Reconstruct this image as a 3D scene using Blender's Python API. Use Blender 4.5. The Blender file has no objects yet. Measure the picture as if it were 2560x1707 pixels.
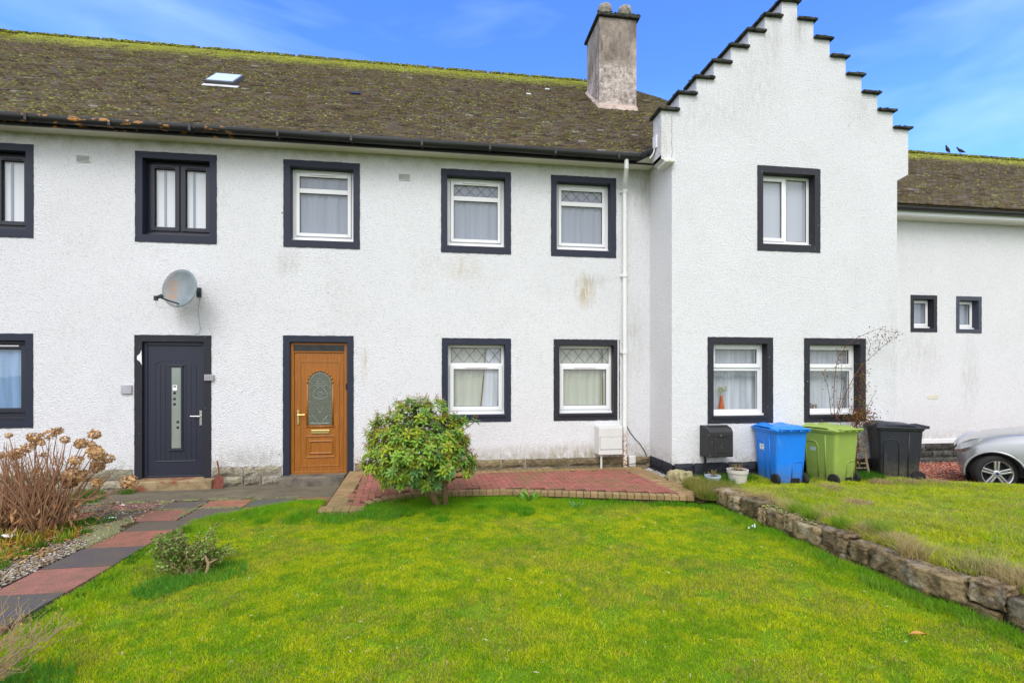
import bpy, bmesh, math, random
import numpy as np
from mathutils import Vector, Matrix
random.seed(7); RNG = np.random.default_rng(11)
R = math.radians
scene = bpy.context.scene
COL = scene.collection

# ------------------------------------------------------------------ camera, light, exposure
cam_d = bpy.data.cameras.new('camera'); cam = bpy.data.objects.new('camera', cam_d); COL.objects.link(cam)
cam.location = (0, 0, 1.70); cam.rotation_euler = (R(90), 0, -0.142)
cam_d.sensor_width = 36; cam_d.lens = 1250 / 2560 * 36; cam_d.shift_y = (937 - 853.5) / 2560
cam_d.clip_start = .05; cam_d.clip_end = 3000
scene.camera = cam
scene.view_settings.view_transform = 'Standard'; scene.view_settings.look = 'None'
scene.view_settings.gamma = 1; scene.view_settings.exposure = 0.76
SUN_EL, SUN_AZ = R(50), R(198)            # azimuth clockwise from +Y
sun_d = bpy.data.lights.new('sun', 'SUN'); sun = bpy.data.objects.new('sun', sun_d); COL.objects.link(sun)
sun_d.energy = 1.3; sun_d.angle = R(28); sun_d.color = (1, .97, .94)
sdir = Vector((math.sin(SUN_AZ) * math.cos(SUN_EL), math.cos(SUN_AZ) * math.cos(SUN_EL), math.sin(SUN_EL)))
sun.rotation_euler = sdir.to_track_quat('Z', 'Y').to_euler(); sun.location = (0, -20, 30)

world = bpy.data.worlds.new('World'); scene.world = world; world.use_nodes = True
nt = world.node_tree; nt.nodes.clear()
def N(t, tree=None, **kw):
    n = (tree or nt).nodes.new(t)
    for k, v in kw.items(): setattr(n, k, v)
    return n
out = N('ShaderNodeOutputWorld'); bg = N('ShaderNodeBackground'); nt.links.new(bg.outputs[0], out.inputs[0])
bg.inputs[1].default_value = .14
sky = N('ShaderNodeTexSky', sky_type='NISHITA', sun_disc=False, sun_elevation=SUN_EL, sun_rotation=SUN_AZ)
sky.air_density = 1.0; sky.dust_density = .3; sky.ozone_density = 2.0
tc = N('ShaderNodeTexCoord')
sep = N('ShaderNodeSeparateXYZ'); nt.links.new(tc.outputs['Generated'], sep.inputs[0])
tint = N('ShaderNodeMixRGB', blend_type='MULTIPLY'); tint.inputs[0].default_value = 1
tint.inputs[2].default_value = (.57, .93, 1.76, 1); nt.links.new(sky.outputs[0], tint.inputs[1])
# thin wisps of cirrus
mp = N('ShaderNodeMapping'); mp.inputs['Scale'].default_value = (1.1, 2.0, 5.5); mp.inputs['Rotation'].default_value = (0, .28, .2)
nt.links.new(tc.outputs['Generated'], mp.inputs[0])
nz = N('ShaderNodeTexNoise'); nz.inputs['Scale'].default_value = 2.1; nz.inputs['Detail'].default_value = 4; nz.inputs['Roughness'].default_value = .5; nz.inputs['Distortion'].default_value = .3
nt.links.new(mp.outputs[0], nz.inputs[0])
wr = N('ShaderNodeMapRange'); wr.inputs[1].default_value = .46; wr.inputs[2].default_value = .80; wr.inputs[3].default_value = 0; wr.inputs[4].default_value = .5
nt.links.new(nz.outputs[0], wr.inputs[0])
# brighter low sky
lowr = N('ShaderNodeMapRange'); lowr.inputs[1].default_value = .50; lowr.inputs[2].default_value = .12; lowr.inputs[3].default_value = 0; lowr.inputs[4].default_value = .5
nt.links.new(sep.outputs[2], lowr.inputs[0])
lowm = N('ShaderNodeMixRGB'); lowm.inputs[2].default_value = (1.9, 4.2, 6.8, 1)
nt.links.new(lowr.outputs[0], lowm.inputs[0]); nt.links.new(tint.outputs[0], lowm.inputs[1])
m1 = N('ShaderNodeMixRGB'); m1.inputs[2].default_value = (3.1, 4.5, 6.6, 1)
nt.links.new(wr.outputs[0], m1.inputs[0]); nt.links.new(lowm.outputs[0], m1.inputs[1])
# pale cloud added to the unseen sky behind the camera, for neutral wall light
oc = N('ShaderNodeMapRange', interpolation_type='SMOOTHSTEP'); oc.inputs[1].default_value = .28; oc.inputs[2].default_value = -.12; oc.inputs[3].default_value = 0; oc.inputs[4].default_value = 1
nt.links.new(sep.outputs[1], oc.inputs[0])
nz2 = N('ShaderNodeTexNoise'); nz2.inputs['Scale'].default_value = 2.5; nz2.inputs['Detail'].default_value = 5; nt.links.new(tc.outputs['Generated'], nz2.inputs[0])
cl = N('ShaderNodeMixRGB'); cl.inputs[1].default_value = (5.0, 5.3, 5.9, 1); cl.inputs[2].default_value = (8.0, 8.1, 8.3, 1)
nt.links.new(nz2.outputs[0], cl.inputs[0])
m2 = N('ShaderNodeMixRGB'); nt.links.new(oc.outputs[0], m2.inputs[0]); nt.links.new(m1.outputs[0], m2.inputs[1]); nt.links.new(cl.outputs[0], m2.inputs[2])
nt.links.new(m2.outputs[0], bg.inputs[0])

# ------------------------------------------------------------------ helpers
class G:
    """tiny node-graph wrapper for one material"""
    def __init__(s, name, rough=.6, spec=.5, metal=0):
        s.m = bpy.data.materials.new(name); s.m.use_nodes = True; s.t = s.m.node_tree
        s.b = s.t.nodes['Principled BSDF']; s.b.inputs['Roughness'].default_value = rough
        s.b.inputs['Specular IOR Level'].default_value = spec; s.b.inputs['Metallic'].default_value = metal
        s.tc = N('ShaderNodeTexCoord', s.t); s.geo = N('ShaderNodeNewGeometry', s.t)
        s.pos = s.geo.outputs['Position']
    def lk(s, a, b): s.t.links.new(a, b)
    def map(s, scale=(1, 1, 1), rot=(0, 0, 0), obj=False):
        m = N('ShaderNodeMapping', s.t); m.inputs['Scale'].default_value = scale; m.inputs['Rotation'].default_value = rot
        s.lk(s.tc.outputs['Object'] if obj else s.pos, m.inputs[0]); return m.outputs[0]
    def noise(s, scale, detail=3, rough=.5, vec=None, dist=0):
        n = N('ShaderNodeTexNoise', s.t); n.inputs['Scale'].default_value = scale; n.inputs['Detail'].default_value = detail
        n.inputs['Roughness'].default_value = rough; n.inputs['Distortion'].default_value = dist
        s.lk(vec if vec else s.pos, n.inputs[0]); return n.outputs[0]
    def voro(s, scale, vec=None, feat='F1', o=0):
        n = N('ShaderNodeTexVoronoi', s.t, feature=feat); n.inputs['Scale'].default_value = scale
        s.lk(vec if vec else s.pos, n.inputs[0]); return n.outputs[o]
    def rng(s, v, a, b, c=0, d=1):
        n = N('ShaderNodeMapRange', s.t); 
        for i, q in enumerate((a, b, c, d)): n.inputs[i + 1].default_value = q
        s.lk(v, n.inputs[0]); return n.outputs[0]
    def math(s, op, a, b=None):
        n = N('ShaderNodeMath', s.t, operation=op)
        for i, q in enumerate((a, b)):
            if q is None: continue
            if isinstance(q, (int, float)): n.inputs[i].default_value = q
            else: s.lk(q, n.inputs[i])
        return n.outputs[0]
    def mix(s, f, a, b, mode='MIX'):
        n = N('ShaderNodeMixRGB', s.t, blend_type=mode)
        for i, q in enumerate((f, a, b)):
            if isinstance(q, (int, float)): n.inputs[i].default_value = q
            elif isinstance(q, tuple): n.inputs[i].default_value = (*q, 1)
            else: s.lk(q, n.inputs[i])
        return n.outputs[0]
    def attr(s, nm='col'):
        n = N('ShaderNodeAttribute', s.t, attribute_name=nm); return n.outputs[0]
    def col(s, c):
        if isinstance(c, tuple): s.b.inputs['Base Color'].default_value = (*c, 1)
        else: s.lk(c, s.b.inputs['Base Color'])
        return s
    def bump(s, h, strength=.5, dist=.01):
        n = N('ShaderNodeBump', s.t); n.inputs['Strength'].default_value = strength; n.inputs['Distance'].default_value = dist
        s.lk(h, n.inputs['Height']); s.lk(n.outputs[0], s.b.inputs['Normal']); return s
    def sepz(s):
        n = N('ShaderNodeSeparateXYZ', s.t); s.lk(s.pos, n.inputs[0]); return n.outputs
    def spot(s, x, z, rx, rz, soft=.6):
        """soft ellipse at a fixed place on the wall (a stain)"""
        o = s.sepz()
        dx = s.math('DIVIDE', s.math('SUBTRACT', o[0], x), rx); dz = s.math('DIVIDE', s.math('SUBTRACT', o[2], z), rz)
        d = s.math('SQRT', s.math('ADD', s.math('MULTIPLY', dx, dx), s.math('MULTIPLY', dz, dz)))
        return s.rng(d, 1, 1 - soft, 0, 1)

def simple(name, c, rough=.5, spec=.5, metal=0, var=.12, vs=6, bump=0, bs=60):
    g = G(name, rough, spec, metal)
    n = g.noise(vs, 4)
    a = tuple(max(0, q * (1 - var)) for q in c); b = tuple(min(1, q * (1 + var)) for q in c)
    g.col(g.mix(n, a, b))
    if bump: g.bump(g.noise(bs, 3), bump, .004)
    return g.m

def root_loc(p):
    while p.parent: p = p.parent
    return Vector(p.location)
def link(o, parent=None):
    COL.objects.link(o)
    if parent: o.parent = parent
    return o
def tag(o, label=None, cat=None, group=None, kind=None):
    if label: o['label'] = label
    if cat: o['category'] = cat
    if group: o['group'] = group
    if kind: o['kind'] = kind
    return o
def thing(name, loc, label, cat, group=None):
    o = bpy.data.objects.new(name, None); COL.objects.link(o); o.location = loc
    o.empty_display_size = .1
    return tag(o, label, cat, group)
def finish(me, name, m, parent, smooth=False):
    if m:
        for q in (m if isinstance(m, (list, tuple)) else [m]): me.materials.append(q)
    if smooth: me.polygons.foreach_set('use_smooth', [True] * len(me.polygons))
    o = bpy.data.objects.new(name, me); link(o, parent); return o
def np_mesh(name, V, F, m, parent=None, colors=None, smooth=False):
    """V (n,3), F (m,k) index array, colours per vertex"""
    V = np.asarray(V, dtype=np.float32)
    if parent is not None:
        V = V - np.array(root_loc(parent), dtype=np.float32)
    me = bpy.data.meshes.new(name); F = np.asarray(F, dtype=np.int32); k = F.shape[1]
    me.vertices.add(len(V)); me.vertices.foreach_set('co', V.ravel())
    me.loops.add(F.size); me.loops.foreach_set('vertex_index', F.ravel())
    me.polygons.add(len(F)); me.polygons.foreach_set('loop_start', np.arange(0, F.size, k, dtype=np.int32))
    if colors is not None:
        c = np.ones((len(V), 4), dtype=np.float32); c[:, :3] = colors
        a = me.color_attributes.new('col', 'FLOAT_COLOR', 'POINT'); a.data.foreach_set('color', c.ravel())
    me.update(calc_edges=True); me.validate()
    return finish(me, name, m, parent, smooth)

class MB:
    def __init__(s): s.v = []; s.f = []; s.c = []; s.cc = (1, 1, 1); s.mi = []; s.m = 0
    def add(s, vs, fs):
        b = len(s.v); s.v += [tuple(v) for v in vs]; s.c += [s.cc] * len(vs)
        s.f += [tuple(i + b for i in f) for f in fs]; s.mi += [s.m] * len(fs); return s
    def box(s, x0, x1, y0, y1, z0, z1):
        return s.add([(x0, y0, z0), (x1, y0, z0), (x1, y1, z0), (x0, y1, z0), (x0, y0, z1), (x1, y0, z1), (x1, y1, z1), (x0, y1, z1)],
                     [(0, 3, 2, 1), (4, 5, 6, 7), (0, 1, 5, 4), (1, 2, 6, 5), (2, 3, 7, 6), (3, 0, 4, 7)])
    def tube(s, pts, r, n=8, cap=True):
        pts = [Vector(p) for p in pts]; rs = r if isinstance(r, (list, tuple)) else [r] * len(pts)
        rings = []; up = Vector((0, 0, 1)); prev = None
        for i, p in enumerate(pts):
            t = (pts[min(i + 1, len(pts) - 1)] - pts[max(i - 1, 0)]).normalized()
            if prev is None:
                a = t.cross(up)
                if a.length < .05: a = t.cross(Vector((1, 0, 0)))
            else: a = prev - t * prev.dot(t)
            a.normalize(); prev = a; b = t.cross(a)
            rings.append([p + (a * math.cos(2 * math.pi * k / n) + b * math.sin(2 * math.pi * k / n)) * rs[i] for k in range(n)])
        vs = [v for rg in rings for v in rg]; fs = []
        for i in range(len(rings) - 1):
            for k in range(n):
                k2 = (k + 1) % n; fs.append((i * n + k, i * n + k2, (i + 1) * n + k2, (i + 1) * n + k))
        if cap: fs.append(tuple(range(n))); fs.append(tuple(reversed(range((len(rings) - 1) * n, len(rings) * n))))
        return s.add(vs, fs)
    def lathe(s, prof, c=(0, 0, 0), n=24, axis='Z', cap=True):
        vs = []; fs = []
        for r, h in prof:
            for k in range(n):
                a = 2 * math.pi * k / n
                p = {'Z': (r * math.cos(a), r * math.sin(a), h), 'Y': (r * math.cos(a), h, -r * math.sin(a)), 'X': (h, r * math.cos(a), r * math.sin(a))}[axis]
                vs.append((p[0] + c[0], p[1] + c[1], p[2] + c[2]))
        for i in range(len(prof) - 1):
            for k in range(n):
                k2 = (k + 1) % n; fs.append((i * n + k, i * n + k2, (i + 1) * n + k2, (i + 1) * n + k))
        if cap: fs.append(tuple(reversed(range(n)))); fs.append(tuple(range((len(prof) - 1) * n, len(prof) * n)))
        return s.add(vs, fs)
    def prism(s, poly, y0, y1):
        """polygon in (x, z) extruded from y0 to y1"""
        n = len(poly); vs = [(x, y0, z) for x, z in poly] + [(x, y1, z) for x, z in poly]
        fs = [tuple(range(n)), tuple(reversed(range(n, 2 * n)))] + [(i, i + n, (i + 1) % n + n, (i + 1) % n) for i in range(n)]
        return s.add(vs, fs)
    def sweep(s, rings, cap=True, closed=True):
        n = len(rings[0]); vs = [v for r in rings for v in r]; fs = []
        for i in range(len(rings) - 1):
            for k in range(n if closed else n - 1):
                k2 = (k + 1) % n; fs.append((i * n + k, i * n + k2, (i + 1) * n + k2, (i + 1) * n + k))
        if cap: fs.append(tuple(reversed(range(n)))); fs.append(tuple(range((len(rings) - 1) * n, len(rings) * n)))
        return s.add(vs, fs)
    def rot(s, start, ang, c, axis='Z'):
        M = Matrix.Rotation(ang, 4, axis); c = Vector(c)
        for i in range(start, len(s.v)): s.v[i] = tuple(M @ (Vector(s.v[i]) - c) + c)
        return s
    def build(s, name, m, parent=None, smooth=False, bevel=0, seg=2, normals=True, sub=0):
        L = root_loc(parent) if parent else Vector()
        me = bpy.data.meshes.new(name)
        me.from_pydata([(v[0] - L.x, v[1] - L.y, v[2] - L.z) for v in s.v], [], s.f)
        if len(set(s.c)) > 1 or s.cc != (1, 1, 1):
            a = me.color_attributes.new('col', 'FLOAT_COLOR', 'POINT')
            a.data.foreach_set('color', np.array([(*c, 1) for c in s.c], dtype=np.float32).ravel())
        o = finish(me, name, m, parent, smooth)
        if max(s.mi, default=0): me.polygons.foreach_set('material_index', s.mi)
        if normals:
            bm = bmesh.new(); bm.from_mesh(me); bmesh.ops.recalc_face_normals(bm, faces=bm.faces); bm.to_mesh(me); bm.free()
        if bevel:
            b = o.modifiers.new('bevel', 'BEVEL'); b.width = bevel; b.segments = seg; b.limit_method = 'ANGLE'; b.angle_limit = R(40)
            if smooth: b.harden_normals = False
        if sub:
            q = o.modifiers.new('sub', 'SUBSURF'); q.levels = q.render_levels = sub
        return o

def rrect(hx, hy, r, z, n=4, cx=0, cy=0):
    pts = []
    for sx, sy, a0 in ((1, 1, 0), (-1, 1, 90), (-1, -1, 180), (1, -1, 270)):
        for k in range(n + 1):
            a = R(a0 + 90 * k / n); pts.append((cx + sx * (hx - r) + r * math.cos(a), cy + sy * (hy - r) + r * math.sin(a), z))
    return pts

def lat_noise(x, y, scale, seed=0):
    """smooth value noise 0..1"""
    r = np.random.default_rng(seed + 100); T = r.random((128, 128))
    x = x * scale + 517.3; y = y * scale + 231.7
    xi = np.floor(x).astype(int); yi = np.floor(y).astype(int); fx = x - xi; fy = y - yi
    fx = fx * fx * (3 - 2 * fx); fy = fy * fy * (3 - 2 * fy)
    g = lambda a, b: T[a % 128, b % 128]
    return (g(xi, yi) * (1 - fx) + g(xi + 1, yi) * fx) * (1 - fy) + (g(xi, yi + 1) * (1 - fx) + g(xi + 1, yi + 1) * fx) * fy
def fbm(x, y, scale, seed=0, oct=3):
    s = 0; a = 1; t = 0
    for i in range(oct):
        s = s + a * lat_noise(x, y, scale * 2 ** i, seed + i); t += a; a *= .5
    return s / t
def sstep(x, a, b):
    t = np.clip((x - a) / (b - a), 0, 1); return t * t * (3 - 2 * t)

# ------------------------------------------------------------------ materials
def wall_mat(name, base, stains=(), grime=.35):
    g = G(name, .92, .2)
    big = g.noise(.6, 4, .55); fine = g.noise(70, 3, .65); vor = g.voro(52, feat='F1')
    c = g.mix(g.rng(big, .3, .75), base, tuple(q * .93 for q in base))
    pits = g.rng(g.noise(52, 3, .75), .54, .72, 0, .62)
    c = g.mix(pits, c, (.36, .35, .32))
    mask = g.rng(g.noise(1.6, 4, .6), .5, .8, 0, grime)
    c = g.mix(g.math('MULTIPLY', mask, g.rng(g.noise(16, 3, .7), .4, .7)), c, (.46, .43, .35))
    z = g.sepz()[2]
    # green-brown band right under the eaves and splash dirt at the foot of the wall
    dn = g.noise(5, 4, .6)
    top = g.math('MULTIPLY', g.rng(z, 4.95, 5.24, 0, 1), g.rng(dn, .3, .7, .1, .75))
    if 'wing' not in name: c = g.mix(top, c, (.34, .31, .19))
    low = g.math('MULTIPLY', g.rng(z, .55, .30, 0, 1), g.rng(g.noise(9, 4, .7), .38, .7, 0, .8))
    c = g.mix(low, c, (.33, .29, .2))
    # anchor marks scattered over the render
    v2 = g.voro(1.25); sp = g.rng(v2, .028, .014, 0, .75)
    c = g.mix(sp, c, (.25, .19, .13))
    for (x, zz, rx, rz, col, st) in stains:
        mk = g.math('MULTIPLY', g.spot(x, zz, rx, rz, .9), g.rng(g.noise(11, 4, .7, g.map((1.6, 1, .35))), .35, .65, 0, st))
        c = g.mix(mk, c, col)
    g.col(c)
    h = g.math('ADD', g.math('MULTIPLY', fine, .9), g.math('MULTIPLY', vor, .55))
    h = g.math('ADD', h, g.math('MULTIPLY', g.noise(95, 2), .35))
    g.bump(h, 1.0, .017)
    return g.m
yel = (.45, .34, .14); gry = (.42, .41, .38)
M = {}
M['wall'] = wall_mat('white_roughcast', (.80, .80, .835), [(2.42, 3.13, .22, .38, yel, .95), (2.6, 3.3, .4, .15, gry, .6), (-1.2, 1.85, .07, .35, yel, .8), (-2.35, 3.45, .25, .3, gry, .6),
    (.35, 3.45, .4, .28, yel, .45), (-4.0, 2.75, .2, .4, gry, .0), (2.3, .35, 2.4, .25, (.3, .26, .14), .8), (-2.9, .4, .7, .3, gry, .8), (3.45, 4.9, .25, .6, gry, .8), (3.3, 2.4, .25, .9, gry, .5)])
M['wing_wall'] = wall_mat('wing_roughcast', (.80, .80, .835), [(5.3, 7.1, .3, .5, gry, .6), (5.75, 7.3, .2, .5, gry, .7), (4.1, 5.8, .9, .5, gry, .35), (3.42, 5.3, .15, .6, yel, .4), (7.5, 2, .25, 1.5, gry, .4), (6.9, 6.1, .4, .6, gry, .35), (5.0, 6.3, .8, .9, gry, .35)], .3)
M['far_wall'] = wall_mat('wing_far_roughcast', (.80, .80, .815), [(10, 2.2, .8, .8, gry, .4), (11.2, 1.7, .3, 1, gry, .5)], .2)
M['soffit'] = simple('soffit_paint', (.74, .72, .66), .8, .2, var=.1, vs=3)
def stone_mat(name, a, b, moss, mossamt=.5, dark=(.06, .05, .04)):
    g = G(name, .95, .15)
    n = g.noise(11, 6, .75); c = g.mix(g.rng(n, .42, .58), a, b)
    c = g.mix(g.rng(g.noise(28, 5, .7), .55, .75, 0, .6), c, dark)
    c = g.mix(g.rng(g.noise(5, 5, .7), .5, .68, 0, mossamt), c, moss)
    c = g.mix(1.0, c, g.attr(), 'MULTIPLY')
    g.col(c); g.bump(g.noise(24, 6, .7), 1.0, .035); return g.m
M['plinth'] = stone_mat('plinth_stone', (.29, .23, .14), (.17, .13, .08), (.16, .17, .05), .7)
M['plinth_pale'] = stone_mat('plinth_pale_stone', (.42, .38, .29), (.26, .23, .17), (.22, .23, .10), .45)
M['garden_stone'] = stone_mat('garden_stone', (.46, .355, .20), (.17, .12, .068), (.66, .65, .56), .75, (.04, .033, .028))
M['rock'] = stone_mat('rock_stone', (.52, .46, .28), (.36, .31, .17), (.48, .46, .18), .5)
M['far_stone'] = stone_mat('far_stone', (.12, .12, .11), (.06, .06, .055), (.15, .14, .07), .35)
g = G('black_plinth_paint', .75, .3); g.col(g.mix(g.rng(g.noise(14, 5, .7), .58, .72, 0, .5), (.022, .024, .034), (.12, .11, .10))); g.bump(g.noise(22, 5), .8, .015); M['black_paint'] = g.m
def surround(name, c, chips):
    g = G(name, .55, .35); q = g.mix(g.noise(4, 4), tuple(k * .85 for k in c), tuple(k * 1.2 for k in c))
    q = g.mix(g.rng(g.noise(2.2, 5, .7), .56, .75, 0, .35), q, tuple(min(1, k * 1.5 + .006) for k in c))
    q = g.mix(g.rng(g.noise(38, 3, .6, g.map((1, 1, .55))),   .725, .735, 0, .95 * chips if chips else 0), q, (.7, .68, .62))
    g.col(q); g.bump(g.noise(70, 3), .35, .004); return g.m
M['navy'] = surround('navy_surround_paint', (.017, .021, .040), 0)
M['charcoal'] = surround('charcoal_surround_paint', (.018, .018, .026), 1)
M['slate_blue'] = surround('slate_surround_paint', (.05, .057, .08), 0)
M['upvc'] = simple('white_upvc', (.80, .80, .82), .3, .5, var=.03, vs=3)
M['dark_upvc'] = simple('dark_grey_upvc', (.017, .018, .030), .38, .5, var=.1, vs=5)
M['door_blue'] = simple('slate_blue_door', (.018, .021, .038), .42, .5, var=.1, vs=5)
g = G('golden_oak', .42, .45); v = g.map((14, 14, 1.1))
c = g.mix(g.rng(g.noise(3.2, 5, .65, v, .6), .3, .72), (.38, .135, .013), (.22, .07, .007))
c = g.mix(g.rng(g.noise(9, 4, .6, v), .55, .75, 0, .35), c, (.16, .045, .008)); g.col(c); M['oak'] = g.m
M['lead'] = simple('lead_strip', (.10, .10, .12), .5, .5)
M['gasket'] = simple('black_gasket', (.012, .012, .014), .6, .3)
M['brass'] = simple('brass', (.72, .55, .22), .28, .5, .9, var=.08)
M['chrome'] = simple('satin_chrome', (.62, .60, .56), .3, .5, .9, var=.15, vs=30)
def glass_mat(name, tintc=(.97, .98, .98), refl=1.5):
    m = bpy.data.materials.new(name); m.use_nodes = True; t = m.node_tree; t.nodes.clear()
    o = N('ShaderNodeOutputMaterial', t); gl = N('ShaderNodeBsdfGlossy', t); gl.inputs['Roughness'].default_value = .02
    tr = N('ShaderNodeBsdfTransparent', t); tr.inputs[0].default_value = (*tintc, 1)
    fr = N('ShaderNodeLayerWeight', t); fr.inputs[0].default_value = .5; pw = N('ShaderNodeMath', t, operation='POWER'); pw.inputs[1].default_value = 4; t.links.new(fr.outputs['Facing'], pw.inputs[0])
    ml = N('ShaderNodeMath', t, operation='MULTIPLY_ADD'); ml.inputs[1].default_value = .6; ml.inputs[2].default_value = .06 * refl; t.links.new(pw.outputs[0], ml.inputs[0])
    bn = N('ShaderNodeBump', t); bn.inputs['Strength'].default_value = .05; bn.inputs['Distance'].default_value = .01
    nn = N('ShaderNodeTexNoise', t); nn.inputs['Scale'].default_value = 3; t.links.new(nn.outputs[0], bn.inputs['Height']); t.links.new(bn.outputs[0], gl.inputs['Normal'])
    mx = N('ShaderNodeMixShader', t); t.links.new(ml.outputs[0], mx.inputs[0]); t.links.new(tr.outputs[0], mx.inputs[1]); t.links.new(gl.outputs[0], mx.inputs[2])
    t.links.new(mx.outputs[0], o.inputs[0]); return m
M['glass'] = glass_mat('window_glass'); 
def curtain_mat(name, c, folds=14, amt=.25):
    g = G(name, .9, .1); n = g.noise(folds, 3, .5, g.map((1, .2, .05)))
    q = g.mix(g.rng(n, .35, .7, 0, 1), tuple(k * (1 - amt) for k in c), c)
    q = g.mix(g.noise(60, 3, .6), q, tuple(k * .9 for k in c)); g.col(q); return g.m
M['net'] = curtain_mat('grey_net_curtain', (.32, .35, .43)); M['net_white'] = curtain_mat('white_net_curtain', (.66, .69, .76), 20, .5)
M['blind_white'] = curtain_mat('white_blind', (.80, .81, .86), 10, .05); M['net_cream'] = curtain_mat('cream_net_curtain', (.58, .60, .53), 10, .22)
M['blind_blue'] = curtain_mat('blue_vertical_blind', (.27, .42, .66), 22, .45); M['blind_grey'] = curtain_mat('grey_blind', (.50, .52, .60), 6, .06)
M['dark_in'] = simple('dark_interior', (.03, .03, .028), .9, .1)  # near-black colour stands in for the shade inside the rooms
M['strap'] = simple('curtain_edge', (.20, .16, .09), .9, .1, var=.3, vs=12)
g = G('obscured_glass', .12, .6); g.col(g.mix(g.noise(18, 4, .7), (.07, .08, .055), (.13, .145, .11))); g.bump(g.voro(70), .5, .01); M['obscure'] = g.m
g = G('frosted_glass', .15, .6); g.col(g.mix(g.noise(6, 4, .7, g.map((1, 1, .4))), (.18, .21, .18), (.30, .33, .30))); M['frost'] = g.m
M['relief'] = simple('glass_relief', (.34, .36, .35), .2, .6, .2)
# roof
g = G('mossy_roof_tile', .95, .15); z = g.sepz()[2]
c = g.mix(1.0, g.attr(), g.mix(g.noise(30, 4, .7), (.6, .6, .6), (1.35, 1.35, 1.35)), 'MULTIPLY')
mo = g.math('MULTIPLY', g.rng(g.noise(7.5, 5, .72), .46, .66), g.rng(g.noise(.9, 3), .25, .7, .35, 1))
c = g.mix(g.math('MULTIPLY', mo, .85), c, (.165, .14, .02))
c = g.mix(g.rng(g.noise(12, 4, .7), .68, .76, 0, .8), c, (.30, .29, .20))
M['tile'] = g.col(c).m; g.bump(g.noise(40, 4), .6, .012)
g = G('roof_moss', 1, .05); g.col(g.mix(g.noise(40, 3), tuple([.0] * 3), (1, 1, 1)) if 0 else g.mix(.85, (.5, .5, .5), g.attr(), 'MIX')); M['moss'] = g.m
g = G('gutter_plastic', .45, .5); o = g.sepz()
lich = g.math('MULTIPLY', g.rng(g.noise(11, 4, .6, g.map((.55, 1, 1.2))), .57, .64), g.rng(o[0], -2.6, -3.4, 0, 1))
g.col(g.mix(lich, g.mix(g.noise(3, 4), (.006, .006, .008), (.018, .018, .018)), g.mix(g.noise(7), (.42, .12, .02), (.50, .30, .06)))); M['gutter'] = g.m
g = G('chimney_render', .95, .15); z = g.sepz()[2]
c = g.mix(g.rng(g.noise(2.6, 6, .7, g.map((1, 1, .5))), .32, .62), (.50, .42, .36), (.20, .165, .14))
c = g.mix(g.math('MULTIPLY', g.rng(z, 8.35, 8.15), g.rng(g.noise(12, 5, .7), .4, .62)), c, (.62, .54, .51))
c = g.mix(g.rng(g.noise(4.5, 6, .75, g.map((1, 1, .35))), .52, .68, 0, .85), c, (.065, .06, .045))
c = g.mix(g.rng(z, 7.45, 7.38), c, (.64, .52, .46)); g.col(c); g.bump(g.noise(45, 4), 1, .015); M['chimney'] = g.m
g = G('mossy_coping', .95, .2); c = g.mix(g.rng(g.noise(13, 6, .7), .4, .62), (.022, .023, .022), (.075, .075, .06))
c = g.mix(g.rng(g.noise(26, 4, .7), .62, .72, 0, .8), c, (.30, .28, .24)); g.col(c); g.bump(g.noise(28, 5, .7), 1, .02); M['coping'] = g.m
g = G('chimney_pot_clay', .8, .3); g.col(g.mix(g.rng(g.noise(14, 5, .7), .4, .65), (.40, .36, .31), (.13, .12, .10))); M['pot'] = g.m
M['flash'] = simple('lead_flashing', (.55, .54, .55), .6, .4, var=.25, vs=14)
g = G('downpipe_paint', .5, .4); z = g.sepz()[2]
g.col(g.mix(g.math('MULTIPLY', g.rng(z, .80, .62), g.rng(g.noise(34, 5, .7), .44, .56)), (.76, .76, .75), (.40, .20, .08))); M['pipe'] = g.m
# ground things
g = G('soil', 1, .1); g.col(g.mix(g.noise(24, 6, .7), (.05, .035, .02), (.12, .085, .05))); g.bump(g.noise(30, 5, .7), 1, .03); M['soil'] = g.m
g = G('lawn_ground', 1, .1); c = g.mix(g.rng(g.noise(1.6, 4, .6), .35, .65), (.09, .22, .008), (.20, .32, .010)); c = g.mix(g.rng(g.noise(60, 4, .7), .5, .7, 0, .6), c, (.03, .04, .008)); g.col(c); g.bump(g.noise(90, 4), 1, .02); M['turf'] = g.m
g = G('path_slab', .9, .25); c = g.mix(1.0, g.attr(), g.mix(g.rng(g.noise(75, 4, .75), .3, .7), (.55, .55, .55), (1.4, 1.4, 1.4)), 'MULTIPLY')
c = g.mix(g.rng(g.noise(4.5, 6, .78), .38, .66, 0, .85), c, (.12, .095, .062)); g.col(c); g.bump(g.noise(80, 4, .7), .7, .006); M['slab'] = g.m
g = G('old_concrete', .95, .2); c = g.mix(g.rng(g.noise(5, 6, .7, g.map((.5, 1, 1))), .35, .65), (.10, .085, .062), (.17, .145, .105)); c = g.mix(g.rng(g.noise(50, 4, .75), .55, .7, 0, .6), c, (.05, .042, .03)); g.col(c); g.bump(g.noise(60, 4), .7, .006); M['concrete'] = g.m
g = G('step_sandstone', .9, .2); c = g.mix(g.rng(g.noise(4, 6, .7), .4, .6), (.36, .27, .15), (.20, .14, .08)); c = g.mix(g.rng(g.noise(3.3, 5, .6), .52, .6, 0, .8), c, (.24, .06, .04)); g.col(c); g.bump(g.noise(40, 4), .5, .006); M['step_red'] = g.m
g = G('step_grey', .9, .2); c = g.mix(g.rng(g.noise(5, 6, .7), .4, .6), (.19, .165, .13), (.10, .085, .07)); g.col(c); g.bump(g.noise(40, 4), .5, .006); M['step_grey'] = g.m
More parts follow.
